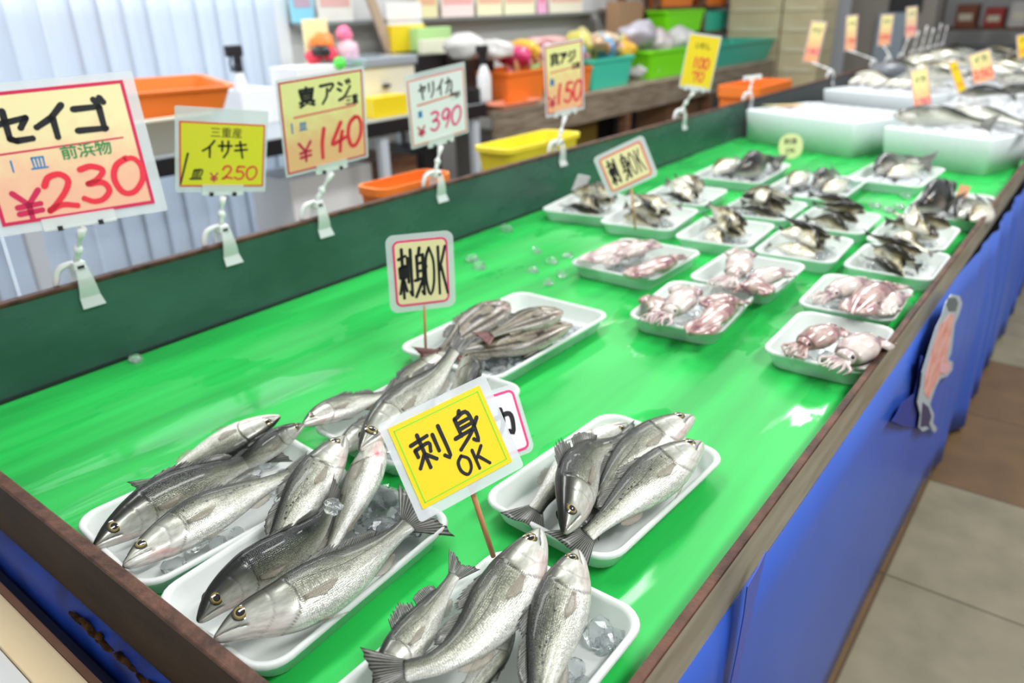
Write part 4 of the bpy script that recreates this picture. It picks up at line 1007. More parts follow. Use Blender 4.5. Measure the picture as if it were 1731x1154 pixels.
# the big seigo price sign
s, w, h = sign('seigo', 'large yellow and pink price sign reading 230 yen, nearest the viewer on the back board', 'card_peach', 'crimson_ink', .006, (.01, .018, .014, .016))
draw(s, 'lettering', 'セイゴ', -.005, .052, .052, M['ink'], .20, 1.05, .10, straight=True)
line(s, 'rule', -w * .47, .008, w * .40, .012, .003, M['crimson_ink'])
draw(s, 'unit', '皿', -.042, -.012, .022, M['blue_ink'], .13, 1.1, straight=True)
line(s, 'unit_mark', -.082, -.004, -.082, -.022, .003, M['blue_ink'])
font_text(s, 'origin_note', '前浜物', .035, -.003, .026, M['green_ink'], 1.05, .018)
draw(s, 'yen_mark', 'Y', -.074, -.080, .046, M['crimson_ink'], .20, .95, straight=True)
draw(s, 'price', '230', .034, -.060, .060, M['red_ink'], .17, .85, .10, slant=.12, rise=.006)
# isaki
s, w, h = sign('isaki', 'small bright yellow sign reading 250 yen with wide clear top margin', 'card_lemon', 'red_ink', .003, (.008, .006, .028, .012))
font_text(s, 'origin_note', '三重産', .006, .044, .022, M['ink'], 1.0, .0)
draw(s, 'lettering', 'イサキ', .004, .012, .033, M['ink'], .13, .85, .16)
draw(s, 'price', '250', .035, -.036, .027, M['red_ink'], .15, .85, .1, slant=.1)
draw(s, 'yen_mark', 'Y', -.018, -.046, .018, M['crimson_ink'], .16, .9, straight=True)
line(s, 'unit_mark', -.070, .002, -.084, -.058, .004, M['ink'])
draw(s, 'unit', '皿', -.052, -.040, .022, M['ink'], .15, 1.0, slant=.3)
# aji 140
s, w, h = sign('aji140', 'yellow to orange price sign reading 140 yen', 'card_orange', 'crimson_ink', .004, (.005, .007, .006, .006))
font_text(s, 'lettering', '真', -.042, .058, .046, M['ink'], .95, .035)
draw(s, 'lettering', 'アジ', .034, .062, .042, M['ink'], .15, .95, .12)
font_text(s, 'origin_note', '三重', .076, .036, .024, M['ink'], .75, .03)
line(s, 'rule', -.078, .022, .085, .024, .005, M['salmon_ink'])
draw(s, 'unit', '皿', -.058, .000, .019, M['blue_ink'], .14, 1.0, straight=True)
line(s, 'unit_mark', -.086, .010, -.086, -.010, .004, M['blue_ink'])
draw(s, 'price', '140', .034, -.042, .066, M['red_ink'], .15, .60, .12, slant=.1, rise=.006)
draw(s, 'yen_mark', 'Y', -.058, -.058, .042, M['crimson_ink'], .16, .8, straight=True)
# yariika
s, w, h = sign('yari', 'white price sign with pink border reading 390 yen', 'card_white', 'salmon_ink', .004, (.005, .006, .014, .006))
M['pinkish'] = M['salmon_ink']
draw(s, 'lettering', 'ヤリイカ', -.004, .050, .038, M['ink'], .14, .62, .22)
font_text(s, 'origin_note', '愛知', .058, .018, .020, M['ink'], .9, .04)
line(s, 'rule', -.066, .018, .060, .022, .005, M['salmon_ink'])
draw(s, 'unit', '皿', -.060, -.006, .016, M['blue_ink'], .2, .8)
draw(s, 'price', '390', .022, -.034, .048, M['pink_ink'], .15, .68, .10, slant=.15)
draw(s, 'yen_mark', 'Y', -.060, -.052, .026, M['crimson_ink'], .2, .9, straight=True)
# aji 150
s, w, h = sign('aji150', 'tall yellow to orange price sign reading 150 yen', 'card_orange', 'crimson_ink', .004, (.005, .006, .006, .010))
font_text(s, 'lettering', '真アジ', -.002, .060, .040, M['ink'], .80, .05)
font_text(s, 'origin_note', '三重', .044, .030, .020, M['ink'], .8, .05)
line(s, 'rule', -.05, .024, .045, .028, .005, M['salmon_ink'])
draw(s, 'unit', '皿', -.046, -.006, .020, M['blue_ink'], .2, .7)
draw(s, 'price', '150', .014, -.048, .062, M['red_ink'], .14, .50, .12, slant=.12)
draw(s, 'yen_mark', 'Y', -.048, -.070, .034, M['crimson_ink'], .18, .7, straight=True)
# yellow far sign
s, w, h = sign('yellow', 'yellow price sign with red numerals near the far end of the back board', 'card_yellow', None, .003, (.004, .004, .008, .010))
font_text(s, 'lettering', 'いわし', .0, .060, .030, M['ink'], .7, .02)
draw(s, 'price', '100', .004, -.004, .040, M['red_ink'], .18, .5, .15)
draw(s, 'price', '70', .004, -.056, .036, M['red_ink'], .18, .6, .15)
def far_sign(key, label, cm, price, pm, hh=.045):
    s, w, h = sign(key, label, cm, 'salmon_ink', .003, (.004, .004, .005, .005))
    draw(s, 'lettering', 'アジ' if key in 'AC' else 'イカ', 0, h * .28, w * .34, M['ink'], .16, .9, .12)
    draw(s, 'price', price, 0, -h * .22, w * .42, M[pm], .18, .7, .1); return s
far_sign('A', 'tall yellow sign with pink price standing behind the left foam box', 'card_orange', '140', 'pink_ink')
far_sign('B', 'narrow orange sign in front of the taupe pillar corner', 'card_orange', '150', 'red_ink')
far_sign('C', 'tall yellow and red sign in front of the taupe pillar', 'card_orange', '250', 'red_ink')
far_sign('D', 'pale pink sign in front of the blue grey door', 'card_peach', '390', 'pink_ink')
far_sign('G1', 'yellow sign with pink numerals stuck in the ice over the right foam box', 'card_orange', '150', 'pink_ink')
far_sign('G2', 'thin tilted yellow sign stuck in the far ice', 'card_yellow', '70', 'red_ink')
far_sign('G3', 'orange square sign stuck in the far ice', 'card_orange', '250', 'red_ink')
far_sign('G4', 'yellow sign at the far right of the ice', 'card_yellow', '140', 'red_ink')

# sashimi signs on sticks
def stick(root, p0, p1, rad=.0028):
    o = MB().tube([p0, p1], rad, 8); k = localmesh('stick', o.v, o.f, M['bamboo'], root, True)
    k.matrix_parent_inverse = root.matrix_world.inverted(); return k
s, w, h = sign('P1', 'bright yellow sashimi sign with green line frame on a bamboo stick in front', 'card_yellow', None, .003, (.008, .011, .008, .011), name='sashimi_sign')
for a in ((-1, 1, 1, 1), (1, 1, 1, -1), (1, -1, -1, -1), (-1, -1, -1, 1)):
    line(s, 'green_line', a[0] * w * .455, a[1] * h * .44, a[2] * w * .455, a[3] * h * .44, .0011, M['lime_ink'])
draw(s, 'lettering', '刺', -w * .20, h * .09, h * .40, M['ink'], .115, 1.02, straight=False)
draw(s, 'lettering', '身', w * .20, h * .12, h * .42, M['ink'], .115, .86, straight=False)
draw(s, 'lettering', 'OK', w * .13, -h * .27, h * .23, M['ink'], .17, .75, .25)
C = Vector(POSE['P1'][0]); U = Vector(POSE['P1'][2])
stick(s, C - U * (h * .46) + Vector((.006, .0035, 0)) - Vector(POSE['P1'][1]).cross(U) * .003, P(834, 940, .052), .0030)
s, w, h = sign('P3', 'pale yellow sashimi sign with pink frame on a brown stick by the striped fish', 'card_pale', 'pink_ink', .004, (.011, .011, .010, .011), r=.012, name='sashimi_sign')
draw(s, 'lettering', '刺', -w * .29, 0, h * .74, M['ink'], .06, .25, straight=True)
draw(s, 'lettering', '身', -w * .02, 0, h * .74, M['ink'], .062, .24, straight=True)
draw(s, 'lettering', 'OK', w * .27, 0, h * .72, M['ink'], .055, .20, .3)
C = Vector(POSE['P3'][0]); stick(s, C - Vector((0, 0, h * .46)) + Vector((.004, .003, 0)), P(720, 600, .028), .0026)
s, w, h = sign('P4', 'tilted pale yellow sashimi sign with salmon frame over the small fish', 'card_pale', 'salmon_ink', .006, (.012, .012, .010, .010), r=.010, name='sashimi_sign')
draw(s, 'lettering', '刺', -w * .29, 0, h * .70, M['ink'], .075, .32, straight=True)
draw(s, 'lettering', '身', 0, 0, h * .70, M['ink'], .075, .32, straight=True)
draw(s, 'lettering', 'OK', w * .25, 0, h * .62, M['ink'], .055, .26, .25)
C = Vector(POSE['P4'][0]); stick(s, C - Vector(POSE['P4'][2]) * h * .4 + Vector((.004, .004, 0)), P(1074, 388, .038), .0026)
# white sign with pink frame hidden behind the front sashimi sign
POSE['P2'] = (tuple(P(829, 724, .10)), (.90, -.42, .06), (.22, .42, .88), .095, .085)
s, w, h = sign('P2', 'white pink framed sign half hidden behind the bright yellow sashimi sign', 'card_white', 'pink_ink', .0035, (.006, .006, .006, .006), r=.009, name='sashimi_sign')
draw(s, 'lettering', 'アカ', .004, .002, .036, M['ink'], .19, .85, .15)
stick(s, Vector(POSE['P2'][0]) - Vector(POSE['P2'][2]) * h * .3, P(800, 830, .001), .0026)
# round and small yellow tags at the far trays
C_ = POSE['round']; s = empty('round_tag', (0, 0, 0), 'round yellow tag on a stick before the left foam box', 'sign')
m = Matrix.Identity(4); ru, uu = Vector(C_[1]).normalized(), Vector(C_[2]).normalized(); nn = ru.cross(uu)
for i in range(3): m[i][0], m[i][1], m[i][2], m[i][3] = ru[i], uu[i], nn[i], C_[0][i]
s.matrix_world = m; plate(s, 'card', .094, .10, .042, -.001, .001, M['card_pale'])
font_text(s, 'lettering', '刺身', 0, .018, .026, M['ink'], 1, .02, .0013); font_text(s, 'lettering', 'OK', 0, -.018, .026, M['ink'], 1, .02, .0013)
stick(s, Vector(C_[0]) - Vector((0, 0, .045)) + Vector((.003, .002, 0)), Vector((C_[0][0] + .003, C_[0][1], BED + .001)), .002)
o = MB().box((-.014, -.001, -.024), (.014, .001, .024)).build('yellow_tag', M['card_orange']); o.location = P(1627, 327, .085); o.rotation_euler = (R_(-8), R_(10), R_(-75)); tag(o, 'small plain yellow tag among fish on ice by the side rail', 'tag')
o = plate(empty('price_card', P(1343, 178, .155), 'yellow and orange price card lying on the ice of the left foam box', 'sign'), 'card', .26, .16, .005, 0, .002, M['card_orange']); o.parent.rotation_euler = (R_(-3), R_(3), R_(-25))

# ================================================================= CLIP HOLDERS
def clip_holder(bx, top, label, lean=0., barw=.07, far=False):
    """clamped on the board cap at bx; top = point under the sign it carries"""
    base = Vector((bx, YL + .008, BED + .174)); top = Vector(top)
    root = empty('clip_holder', base, label, 'clip', 'clear clips along the back board')
    pl = M['plastic2']
    for sg, nm in ((-1, 'jaw'), (1, 'jaw')):
        L = []
        for k in range(9):
            q = k / 8; z = .026 - .074 * q; y = sg * (.010 + .004 * math.sin(q * math.pi) - .006 * (q - .2) + (.010 * max(0, q - .75) * 4))
            w = .011 + .010 * q; cx = bx + .004 * q
            y0 = base.y + y * 1.25
            L.append([Vector((cx - w, y0 - .0012, base.z + z)), Vector((cx + w, y0 - .0012, base.z + z)), Vector((cx + w, y0 + .0012, base.z + z)), Vector((cx - w, y0 + .0012, base.z + z))])
        fix_normals(MB().loops(L).build(nm, M['plastic'], root))
    MB().box((bx - .011, base.y - .012, base.z + .020), (bx + .011, base.y + .012, base.z + .038), bev=.003).build('hinge', pl, root)
    MB().box((bx - .006, base.y - .0135, base.z + .022), (bx + .006, base.y - .011, base.z + .031)).build('spring', M['black'], root)
    c, _ = cat([(bx - .008, base.y + .004, base.z + .036), (bx - .03, base.y + .012, base.z + .026), (bx - .04, base.y + .016, base.z - .004)], 10)
    MB().tube([Vector(q) for q in c], [.004, .005, .006, .006, .006, .006, .006, .006, .005, .004], 8).build('lever', pl, root, True)
    c0 = Vector((bx, base.y, base.z + .038)); mid = c0.lerp(top, .5)
    d = top - c0
    MB().tube([c0, c0 + d * .25, c0 + d * .3, c0 + d * .62, c0 + d * .7, top - Vector((0, 0, .004))], [.006, .005, .0035, .0035, .006, .008], 10).build('stem', pl, root, True)
    MB().ball(c0 + d * .34, (.0085, .0085, .0095), 12).build('ball_joint', pl, root, True)
    return root, top
def gripper(root, key, barw, lam_b, offx=0.):
    C, ru, uu, w, h = POSE[key]; C = Vector(C); ru = Vector(ru); uu = Vector(uu); nn = ru.cross(uu); b = C - uu * (h / 2 + lam_b) + ru * offx
    pw = parent_world(root)
    for sg, nm in ((1, 'grip_plate'), (-1, 'grip_plate')):
        T = Matrix.Identity(4)
        for i in range(3): T[i][0], T[i][1], T[i][2], T[i][3] = ru[i], uu[i], nn[i], b[i]
        MB().box((-barw / 2, -.008, sg * .003 - .0008), (barw / 2, .012, sg * .003 + .0008), T).build(nm, M['plastic'], root)
    MB().box((-barw / 2, -.010, -.0045), (barw / 2, -.005, .0045), T, bev=.001).build('grip_bar', M['plastic'], root)
    for x in (-barw * .28, barw * .28): MB().box((x - .004, -.0115, -.0055), (x + .004, -.0035, .0055), T).build('spring', M['black'], root)
def sign_clip(key, px, label, barw, lam_b, offx=0.):
    bx = PY(px[0], px[1], YL).x; C, ru, uu, w, h = POSE[key]
    top = Vector(C) - Vector(uu) * (h / 2 + lam_b + .010) + Vector(ru) * offx
    r, t_ = clip_holder(bx, top, label); gripper(r, key, barw, lam_b, offx)
sign_clip('seigo', (140, 470), 'clear clip holder clamped under the large 230 yen sign', .115, .010, -.005)
sign_clip('isaki', (384, 415), 'clear clip holder clamped under the 250 yen sign', .085, .008)
sign_clip('aji140', (543, 372), 'clear clip holder clamped under the 140 yen sign', .085, .006, .008)
sign_clip('yari', (742, 313), 'clear clip holder clamped under the 390 yen sign', .085, .006)
sign_clip('aji150', (948, 258), 'clear clip holder clamped under the 150 yen sign', .085, .006)
sign_clip('yellow', (1155, 197), 'clear clip holder clamped under the far yellow sign', .085, .006)
POSE['holder'] = (tuple(PY(1272, 128, YL)), (.5, -.86, .1), (0, 0, 1), .07, .01)
sign_clip('holder', (1268, 172), 'empty clear clip holder at the corner of the left foam box', .085, .004)
for key in 'ABCD':
    C = POSE[key][0]; r, t_ = clip_holder(C[0] - .05, Vector(C) - Vector((0, 0, POSE[key][4] / 2)), {'A': 'clear clip holder under the tall sign behind the left foam box', 'B': 'clear clip holder under the narrow orange sign', 'C': 'clear clip holder under the yellow and red sign', 'D': 'clear clip holder under the pale pink sign'}[key])
for i, x in enumerate((7.3, 7.6, 7.9, 8.2, 8.5)):
    r, t_ = clip_holder(x, (x + .02, YL, 1.06 + .03 * (i % 2)), 'empty clear clip holder in the far row on the back board'); r['group'] = 'empty far clip holders'
# ================================================================= FOAM BOXES AND ICE
def foam_box(name, fl, fr, depth, H, label, icelabel, z0=BED + .001, fill=.012):
    fl = Vector((fl[0], fl[1], 0)); fr = Vector((fr[0], fr[1], 0)); w = (fr - fl).length; ax = (fr - fl).normalized(); ay = Vector((-ax.y, ax.x, 0))
    if ay.x < 0: ay = -ay
    c = (fl + fr) / 2 + ay * depth / 2; ang = math.atan2(ax.y, ax.x)
    L = [rrect(w - .03, depth - .03, .02, z0, 5, c.x, c.y, ang), rrect(w - .004, depth - .004, .025, z0 + H - .004, 5, c.x, c.y, ang), rrect(w - .008, depth - .008, .024, z0 + H, 5, c.x, c.y, ang),
         rrect(w - .05, depth - .05, .02, z0 + H, 5, c.x, c.y, ang), rrect(w - .054, depth - .054, .02, z0 + H - .004, 5, c.x, c.y, ang), rrect(w - .07, depth - .07, .015, z0 + .03, 5, c.x, c.y, ang)]
    o = MB().loops(L).build(name, M['foam_box'], None, True, (c.x, c.y, z0)); fix_normals(o); tag(o, label, 'foam box')
    snow(c.x, c.y, w - .058, depth - .058, ang, z0 + H - .03, z0 + H + fill, icelabel, 26)
    return c, ax, ay
def snow(cx, cy, w, h, ang, z0, z1, label, n=30, amp=.012, sd=1):
    v, f = [], []; ca, sa = math.cos(ang), math.sin(ang)
    for i in range(n + 1):
        for j in range(n + 1):
            a, b = (i / n - .5) * w, (j / n - .5) * h
            e = min(1, 6 * min(i, n - i, j, n - j) / n)
            z = z1 + e * amp * (mnoise.noise(Vector((a * 14 + sd * 7, b * 14, 0))) + .6 * mnoise.noise(Vector((a * 45, b * 45 + sd, 3)))) - (1 - e) * .012
            v.append((cx + a * ca - b * sa, cy + a * sa + b * ca, z))
    N = len(v)
    f = [(i * (n + 1) + j, (i + 1) * (n + 1) + j, (i + 1) * (n + 1) + j + 1, i * (n + 1) + j + 1) for i in range(n) for j in range(n)]
    rim = [i * (n + 1) for i in range(n + 1)] + [n * (n + 1) + j for j in range(1, n + 1)] + [i * (n + 1) + n for i in range(n - 1, -1, -1)] + [j for j in range(n - 1, 0, -1)]
    low = []
    for k in rim: low.append(len(v)); v.append((v[k][0], v[k][1], z0))
    f += [(rim[k], rim[(k + 1) % len(rim)], low[(k + 1) % len(rim)], low[k]) for k in range(len(rim))] + [tuple(low)]
    o = meshobj('crushed_ice', v, f, M['snow'], None, True); fix_normals(o)
    return tag(o, label, 'ice', None, 'stuff')
c1, ax1, ay1 = foam_box('foam_box', (3.63, 1.415), (3.405, .850), .46, .145, 'left white foam box full of ice against the back board', 'crushed ice filling the left foam box')
c2, ax2, ay2 = foam_box('foam_box', (3.42, .752), (3.275, .335), .30, .135, 'right white foam box full of ice beside the side rail', 'crushed ice filling the right foam box')
c3, ax3, ay3 = foam_box('foam_box', (4.62, 1.36), (4.42, .80), .50, .15, 'white foam box of pale fish behind the left foam box', 'crushed ice filling the back foam box', BED + .001)
snow(7.2, .84, 3.9, 1.15, 0, BED + .002, BED + .10, 'crushed ice covering the far run of the table', 60, .03, 3)
snow(4.72, .51, 1.0, .44, 0, BED + .002, BED + .12, 'crushed ice heaped behind the right foam box', 40, .03, 5)
# fish on the ice
def ice_fish(label, c, ax, ay, a, b, L, z, ang, kind, dark, sd, roll, fat=1.1, group=None):
    p = c + ax * a + ay * b; d = ax * math.cos(ang) + ay * math.sin(ang)
    pts = [p - d * L / 2, p + d * L * .05 + Vector((0, 0, .012)), p + d * L / 2]
    pts = [(q.x, q.y, z + (.012 if i == 1 else 0)) for i, q in enumerate(pts)]
    return fish(label, pts, (-d.y, d.x), roll, kind, sd=sd, fat=fat, nt=40, nk=16, fins=False, opts=dict(dark=dark), world_pts=True, name='iced_fish', group=group)
ice_fish('long dark fish with open mouth on the ice of the right foam box', c2, ax2, ay2, -.06, -.05, .34, BED + .175, .1, 'bass', .1, 401, 50)
ice_fish('grey silver fish on the ice of the right foam box', c2, ax2, ay2, .04, .08, .36, BED + .175, -.15, 'bass', .0, 402, 30)
ice_fish('black fish lump on the ice behind the right foam box', Vector((4.55, .55, 0)), Vector((0, -1, 0)), Vector((1, 0, 0)), .0, .0, .22, BED + .17, .3, 'bass', .3, 403, 70)
ice_fish('second black fish behind the right foam box', Vector((4.62, .42, 0)), Vector((0, -1, 0)), Vector((1, 0, 0)), .0, .1, .2, BED + .17, -.4, 'bass', .3, 404, 70)
rr = random.Random(5)
for k in range(9):
    ice_fish('pale pinkish fish in a row on the ice of the back foam box', c3, ax3, ay3, -.22 + .055 * k, -.02 + rr.uniform(-.02, .02), .2, BED + .18, 1.45 + rr.uniform(-.15, .15), 'aji', -.12, 420 + k, 25, 1.0, 'pale fish row in the back foam box')
for k in range(26):
    x = 5.5 + (k // 4) * .55 + rr.uniform(-.1, .1); y = .42 + (k % 4) * .28 + rr.uniform(-.05, .05)
    ice_fish('fish lying on the ice of the far run of the table', Vector((x, y, 0)), Vector((0, -1, 0)), Vector((1, 0, 0)), 0, 0, rr.uniform(.26, .38), BED + .155, rr.uniform(-.7, .7), rr.choice(('bass', 'aji')), rr.choice((-.1, 0, .1, .25)), 440 + k, rr.choice((20, 45, 65)), 1.1, 'fish on the far ice')
o = MB().ball((0, 0, 0), (.16, .12, .05), 16).build('grey_bag', mat('dark grey plastic bag', (.16, .17, .19), .3), None, True); o.location = P(1500, 118, .17); tag(o, 'dark grey plastic bundle on the far ice behind the back foam box', 'bag')
# loose ice on the green bed
def loose_ice(px, py, r, sd, label): ice_lumps('ice_chunk', [tuple(P(px, py, r * .5)), tuple(P(px + 5, py + 3, r * .4))], [r, r * .7], sd, label, kind='thing')
loose_ice(228, 605, .012, 31, 'clear ice piece lying at the foot of the back board, nearest the end board')
loose_ice(855, 385, .016, 32, 'ice piece on the green bed below the 150 yen sign')
loose_ice(798, 436, .015, 33, 'ice piece on the green bed behind the striped fish tray')
loose_ice(810, 449, .014, 34, 'flat ice piece just in front of another behind the striped fish')
for k, (a, b) in enumerate(((905, 422), (932, 440), (948, 462), (925, 476), (960, 430), (900, 455))):
    loose_ice(a, b, .013, 40 + k, 'wet ice bits scattered on the green bed beside the squid tray'); bpy.data.objects[[o.name for o in COL.objects if o.name.startswith('ice_chunk')][-1]]['group'] = 'ice bits by the squid tray'
for k, (a, b) in enumerate(((1478, 345), (1500, 352), (1520, 348), (1530, 330))):
    loose_ice(a, b, .016, 60 + k, 'wet ice bits on the green bed between the far trays'); bpy.data.objects[[o.name for o in COL.objects if o.name.startswith('ice_chunk')][-1]]['group'] = 'ice bits between the far trays'
# ================================================================= BACKGROUND
TZ, CZ = .80, .75
wt = empty('work_table', (2.3, 3.35, 0), 'long work table with black edge in front of the blinds', 'table')
MB().box((.95, 3.0, TZ - .03), (3.62, 3.7, TZ), bev=.004).build('tabletop', M['table_top'], wt)
MB().box((.95, 2.985, TZ - .075), (3.62, 3.0, TZ - .002), bev=.004).build('edge_band', M['black'], wt)
for lx in (1.05, 2.80, 3.55):
    for ly in (3.03, 3.65): MB().box((lx - .028, ly - .02, 0), (lx + .028, ly + .02, TZ - .03), bev=.004).build('leg', mat('pale blue grey steel', (.55, .60, .66), .35) if 'lgm' not in M else M['lgm'], wt)
ct = empty('wooden_counter', (5.9, 3.3, 0), 'weathered wooden counter crowded with goods and baskets', 'counter')
MB().box((3.66, 2.95, CZ - .04), (8.3, 3.68, CZ), bev=.006).build('countertop', M['oldwood'], ct)
MB().box((3.66, 2.955, CZ - .19), (8.3, 2.985, CZ - .04)).build('apron', M['oldwood'], ct)
for lx in (3.75, 5.3, 6.8, 8.2):
    for ly in (3.0, 3.62): MB().box((lx - .04, ly - .03, 0), (lx + .04, ly + .03, CZ - .04)).build('leg', M['brown'], ct)
def lump(name, px, py, y, rx, rz, m, label, cat_, sd=1, ry=None, rot=0., z=None):
    """a soft bag or bundle"""
    r = random.Random(sd); bm = bmesh.new(); bmesh.ops.create_icosphere(bm, subdivisions=3, radius=1); off = Vector((sd * 3.1, sd * 1.7, 0)); bm.verts.index_update()
    v = [Vector((a.co.x * rx, a.co.y * (ry or rx * .7), a.co.z * rz)) * (1 + .28 * mnoise.noise(a.co * 1.6 + off) + .10 * mnoise.noise(a.co * 5 + off)) for a in bm.verts]
    fl_ = -rz * .82; v = [Vector((q.x, q.y, max(q.z, fl_))) for q in v]
    zmin = min(q.z for q in v); c = PY(px, py, y); zz = (z if z is not None else c.z) - zmin if z is not None else c.z
    f = [tuple(x.index for x in q.verts) for q in bm.faces]; bm.free()
    me = bpy.data.meshes.new(name); me.from_pydata([tuple(q) for q in v], [], f); me.materials.append(m); me.polygons.foreach_set('use_smooth', [True] * len(f))
    o = bpy.data.objects.new(name, me); COL.objects.link(o); o.location = (c.x, y, zz); o.rotation_euler = (0, 0, rot); return tag(o, label, cat_)
def carton(name, x0, x1, ptop, y, z, d, m, label, cat_, rot=0., flap=True, pm=None):
    """box whose front spans pixel columns x0..x1 at depth y, standing at height z"""
    a = PY(x0, ptop, y); b = PY(x1, ptop, y); top = PY((x0 + x1) / 2, ptop, y).z; w = b.x - a.x; h = max(.02, top - z); h = min(h, .54) if z == 0 else h
    root = empty(name, ((a.x + b.x) / 2, y + d / 2, z), label, cat_)
    ca = Matrix.Translation(root.location) @ Matrix.Rotation(rot, 4, 'Z')
    MB().box((-w / 2, -d / 2, 0), (w / 2, d / 2, h), ca, bev=.004).build('body', m, root)
    if flap: MB().box((-w / 2 - .001, -d / 2 - .0015, h * .35), (w / 2 + .001, -d / 2 + .001, h * .68), ca).build('printed_panel', pm or M['card_white'], root)
    return root
def basket(name, cx, cy, w, d, h, z, m, label, rot=0., tilt=0., slots=False):
    root = empty(name, (cx, cy, z), label, 'basket'); T = Matrix.Translation((cx, cy, z)) @ Matrix.Rotation(rot, 4, 'Z') @ Matrix.Rotation(tilt, 4, 'X')
    L = [rrect(w * .84, d * .84, .03, 0), rrect(w * .96, d * .96, .035, h * .9), rrect(w * 1.02, d * 1.02, .04, h * .9), rrect(w * 1.02, d * 1.02, .04, h), rrect(w * .93, d * .93, .033, h), rrect(w * .82, d * .82, .028, .006)]
    L = [[T @ q for q in l] for l in L]
    fix_normals(MB().loops(L).build('shell', m, root, False))
    if slots:
        n = int(w / .035); sm = mat('shadowed slot', tuple(c * .35 for c in m.node_tree.nodes['Principled BSDF'].inputs['Base Color'].default_value[:3]), .6)  # slot shade put into the colour: strips in a darker basket tone
        for i in range(n):
            x = (i + .5 - n / 2) * w * .8 / n; q = .55; yy = -d * (.42 + .06 * q) - .0015
            MB().box((x - .006, yy - .0005, h * q), (x + .006, yy + .002, h * (q + .22)), T).build('slot', sm, root)
    return root
def sprayer(px, ptop, y, z, label, bm_, tm_):
    c = PY(px, ptop, y); h = c.z - z; root = empty('spray_bottle', (c.x, y, z), label, 'bottle')
    L = [rrect(.075, .06, .02, z), rrect(.08, .065, .022, z + .02), rrect(.08, .065, .022, z + h * .45), rrect(.05, .045, .02, z + h * .60), rrect(.026, .026, .012, z + h * .68)]
    L = [[q + Vector((c.x, y, 0)) for q in l] for l in L]; fix_normals(MB().loops(L).build('bottle_body', bm_, root, True))
    MB().box((c.x - .018, y - .018, z + h * .67), (c.x + .018, y + .018, z + h * .76), bev=.004).build('collar', tm_, root)
    MB().box((c.x - .055, y - .014, z + h * .86), (c.x + .035, y + .014, z + h), bev=.008).box((c.x - .012, y - .012, z + h * .75), (c.x + .02, y + .012, z + h * .88)).build('spray_head', tm_, root)
    MB().tube([(c.x - .03, y, z + h * .88), (c.x - .04, y, z + h * .78), (c.x - .036, y, z + h * .68)], .006, 8).build('trigger', tm_, root)
    return root
# on the work table
tub = empty('cream_tub', (1.62, 3.28, TZ), 'cream plastic tub under the orange basket', 'tub')
L = [rrect(.40, .34, .06, TZ), rrect(.45, .39, .07, TZ + .13), rrect(.48, .41, .07, TZ + .13), rrect(.48, .41, .07, TZ + .145), rrect(.43, .37, .06, TZ + .145), rrect(.38, .32, .05, TZ + .01)]
fix_normals(MB().loops([[q + Vector((1.66, 3.24, 0)) for q in l] for l in L]).build('shell', M['creamp'], tub, True))
basket('orange_basket', 1.72, 3.27, .60, .40, .11, TZ + .147, M['orange'], 'orange plastic basket set on the cream tub', R_(-12), R_(4))
sprayer(396, 76, 3.5, TZ, 'spray bottle with black trigger in front of the blinds', M['bag'], M['black'])
carton('white_carton', 405, 468, 150, 3.45, TZ, .2, M['white'], 'small white box beside the spray bottle', 'box', flap=False)
carton('white_tub', 500, 575, 112, 3.3, TZ, .22, M['white'], 'white tub behind the 140 yen sign', 'tub', flap=False)
sc = carton('weighing_scale', 612, 700, 112, 3.2, TZ, .34, M['creamp'], 'cream bodied weighing machine with grey blue top', 'scale', flap=False)
a, b = PY(616, 100, 3.2), PY(700, 100, 3.2); zt = PY(656, 112, 3.2).z
MB().box((a.x - .02, 3.18, zt), (b.x + .01, 3.56, zt + .05), bev=.01).build('platter', mat('blue grey metal', (.45, .53, .60), .2, .5), sc)
MB().ball((PY(655, 145, 3.18).x, 3.185, PY(655, 145, 3.18).z), (.03, .02, .012), 10).build('knob', M['black'], sc, True)
carton('yellow_box', 630, 690, 162, 3.06, TZ, .12, M['card_yellow'], 'flat yellow pack under the weighing machine', 'pack', flap=False)
carton('black_bin', 705, 760, 92, 3.35, TZ, .25, M['black'], 'black plastic bin next to the weighing machine', 'bin', flap=False)
carton('black_bin', 655, 705, 88, 3.62, TZ, .12, M['black'], 'low black bin behind the weighing machine', 'bin', flap=False)
carton('dark_case', 765, 835, 92, 3.3, TZ, .3, mat('dark brown case', (.05, .035, .03), .5), 'dark brown case beside the black bin', 'case', flap=False)
carton('black_tray', 775, 832, 150, 3.02, TZ, .2, M['black'], 'black tray at the end of the work table', 'tray', flap=False)
carton('price_board', 512, 553, 32, 3.55, TZ + .12, .02, M['card_pale'], 'pale yellow notice card standing on the work table', 'card', pm=M['green_ink'], flap=False)
lump('orange_bag', 545, 72, 3.5, .07, .05, M['orange'], 'orange snack pouch under the notice card', 'pouch', 3)
lump('red_pouch', 530, 96, 3.48, .05, .04, mat('red plastic', (.75, .04, .08), .4), 'small red pouch under the orange pouch', 'pouch', 4)
lump('red_pouch', 558, 93, 3.46, .045, .04, mat('scarlet plastic', (.80, .05, .10), .4), 'second red pouch next to a black one', 'pouch', 5)
lump('black_pouch', 542, 86, 3.44, .06, .03, M['black'], 'black pouch between two red ones', 'pouch', 6)
lump('pink_pouch', 582, 58, 3.5, .05, .045, mat('pink plastic', (.90, .20, .35), .4), 'bright pink pouch beside the notice card', 'pouch', 7)
lump('rose_bundle', 588, 88, 3.5, .07, .08, mat('pale pink paper', (.78, .52, .58), .5), 'pale pink paper bundle under the bright pink pouch', 'bundle', 8)
lump('green_ball', 574, 108, 3.3, .032, .032, mat('green plastic', (.10, .70, .08), .3), 'round green ball on the white tub', 'ball', 9, ry=.032)
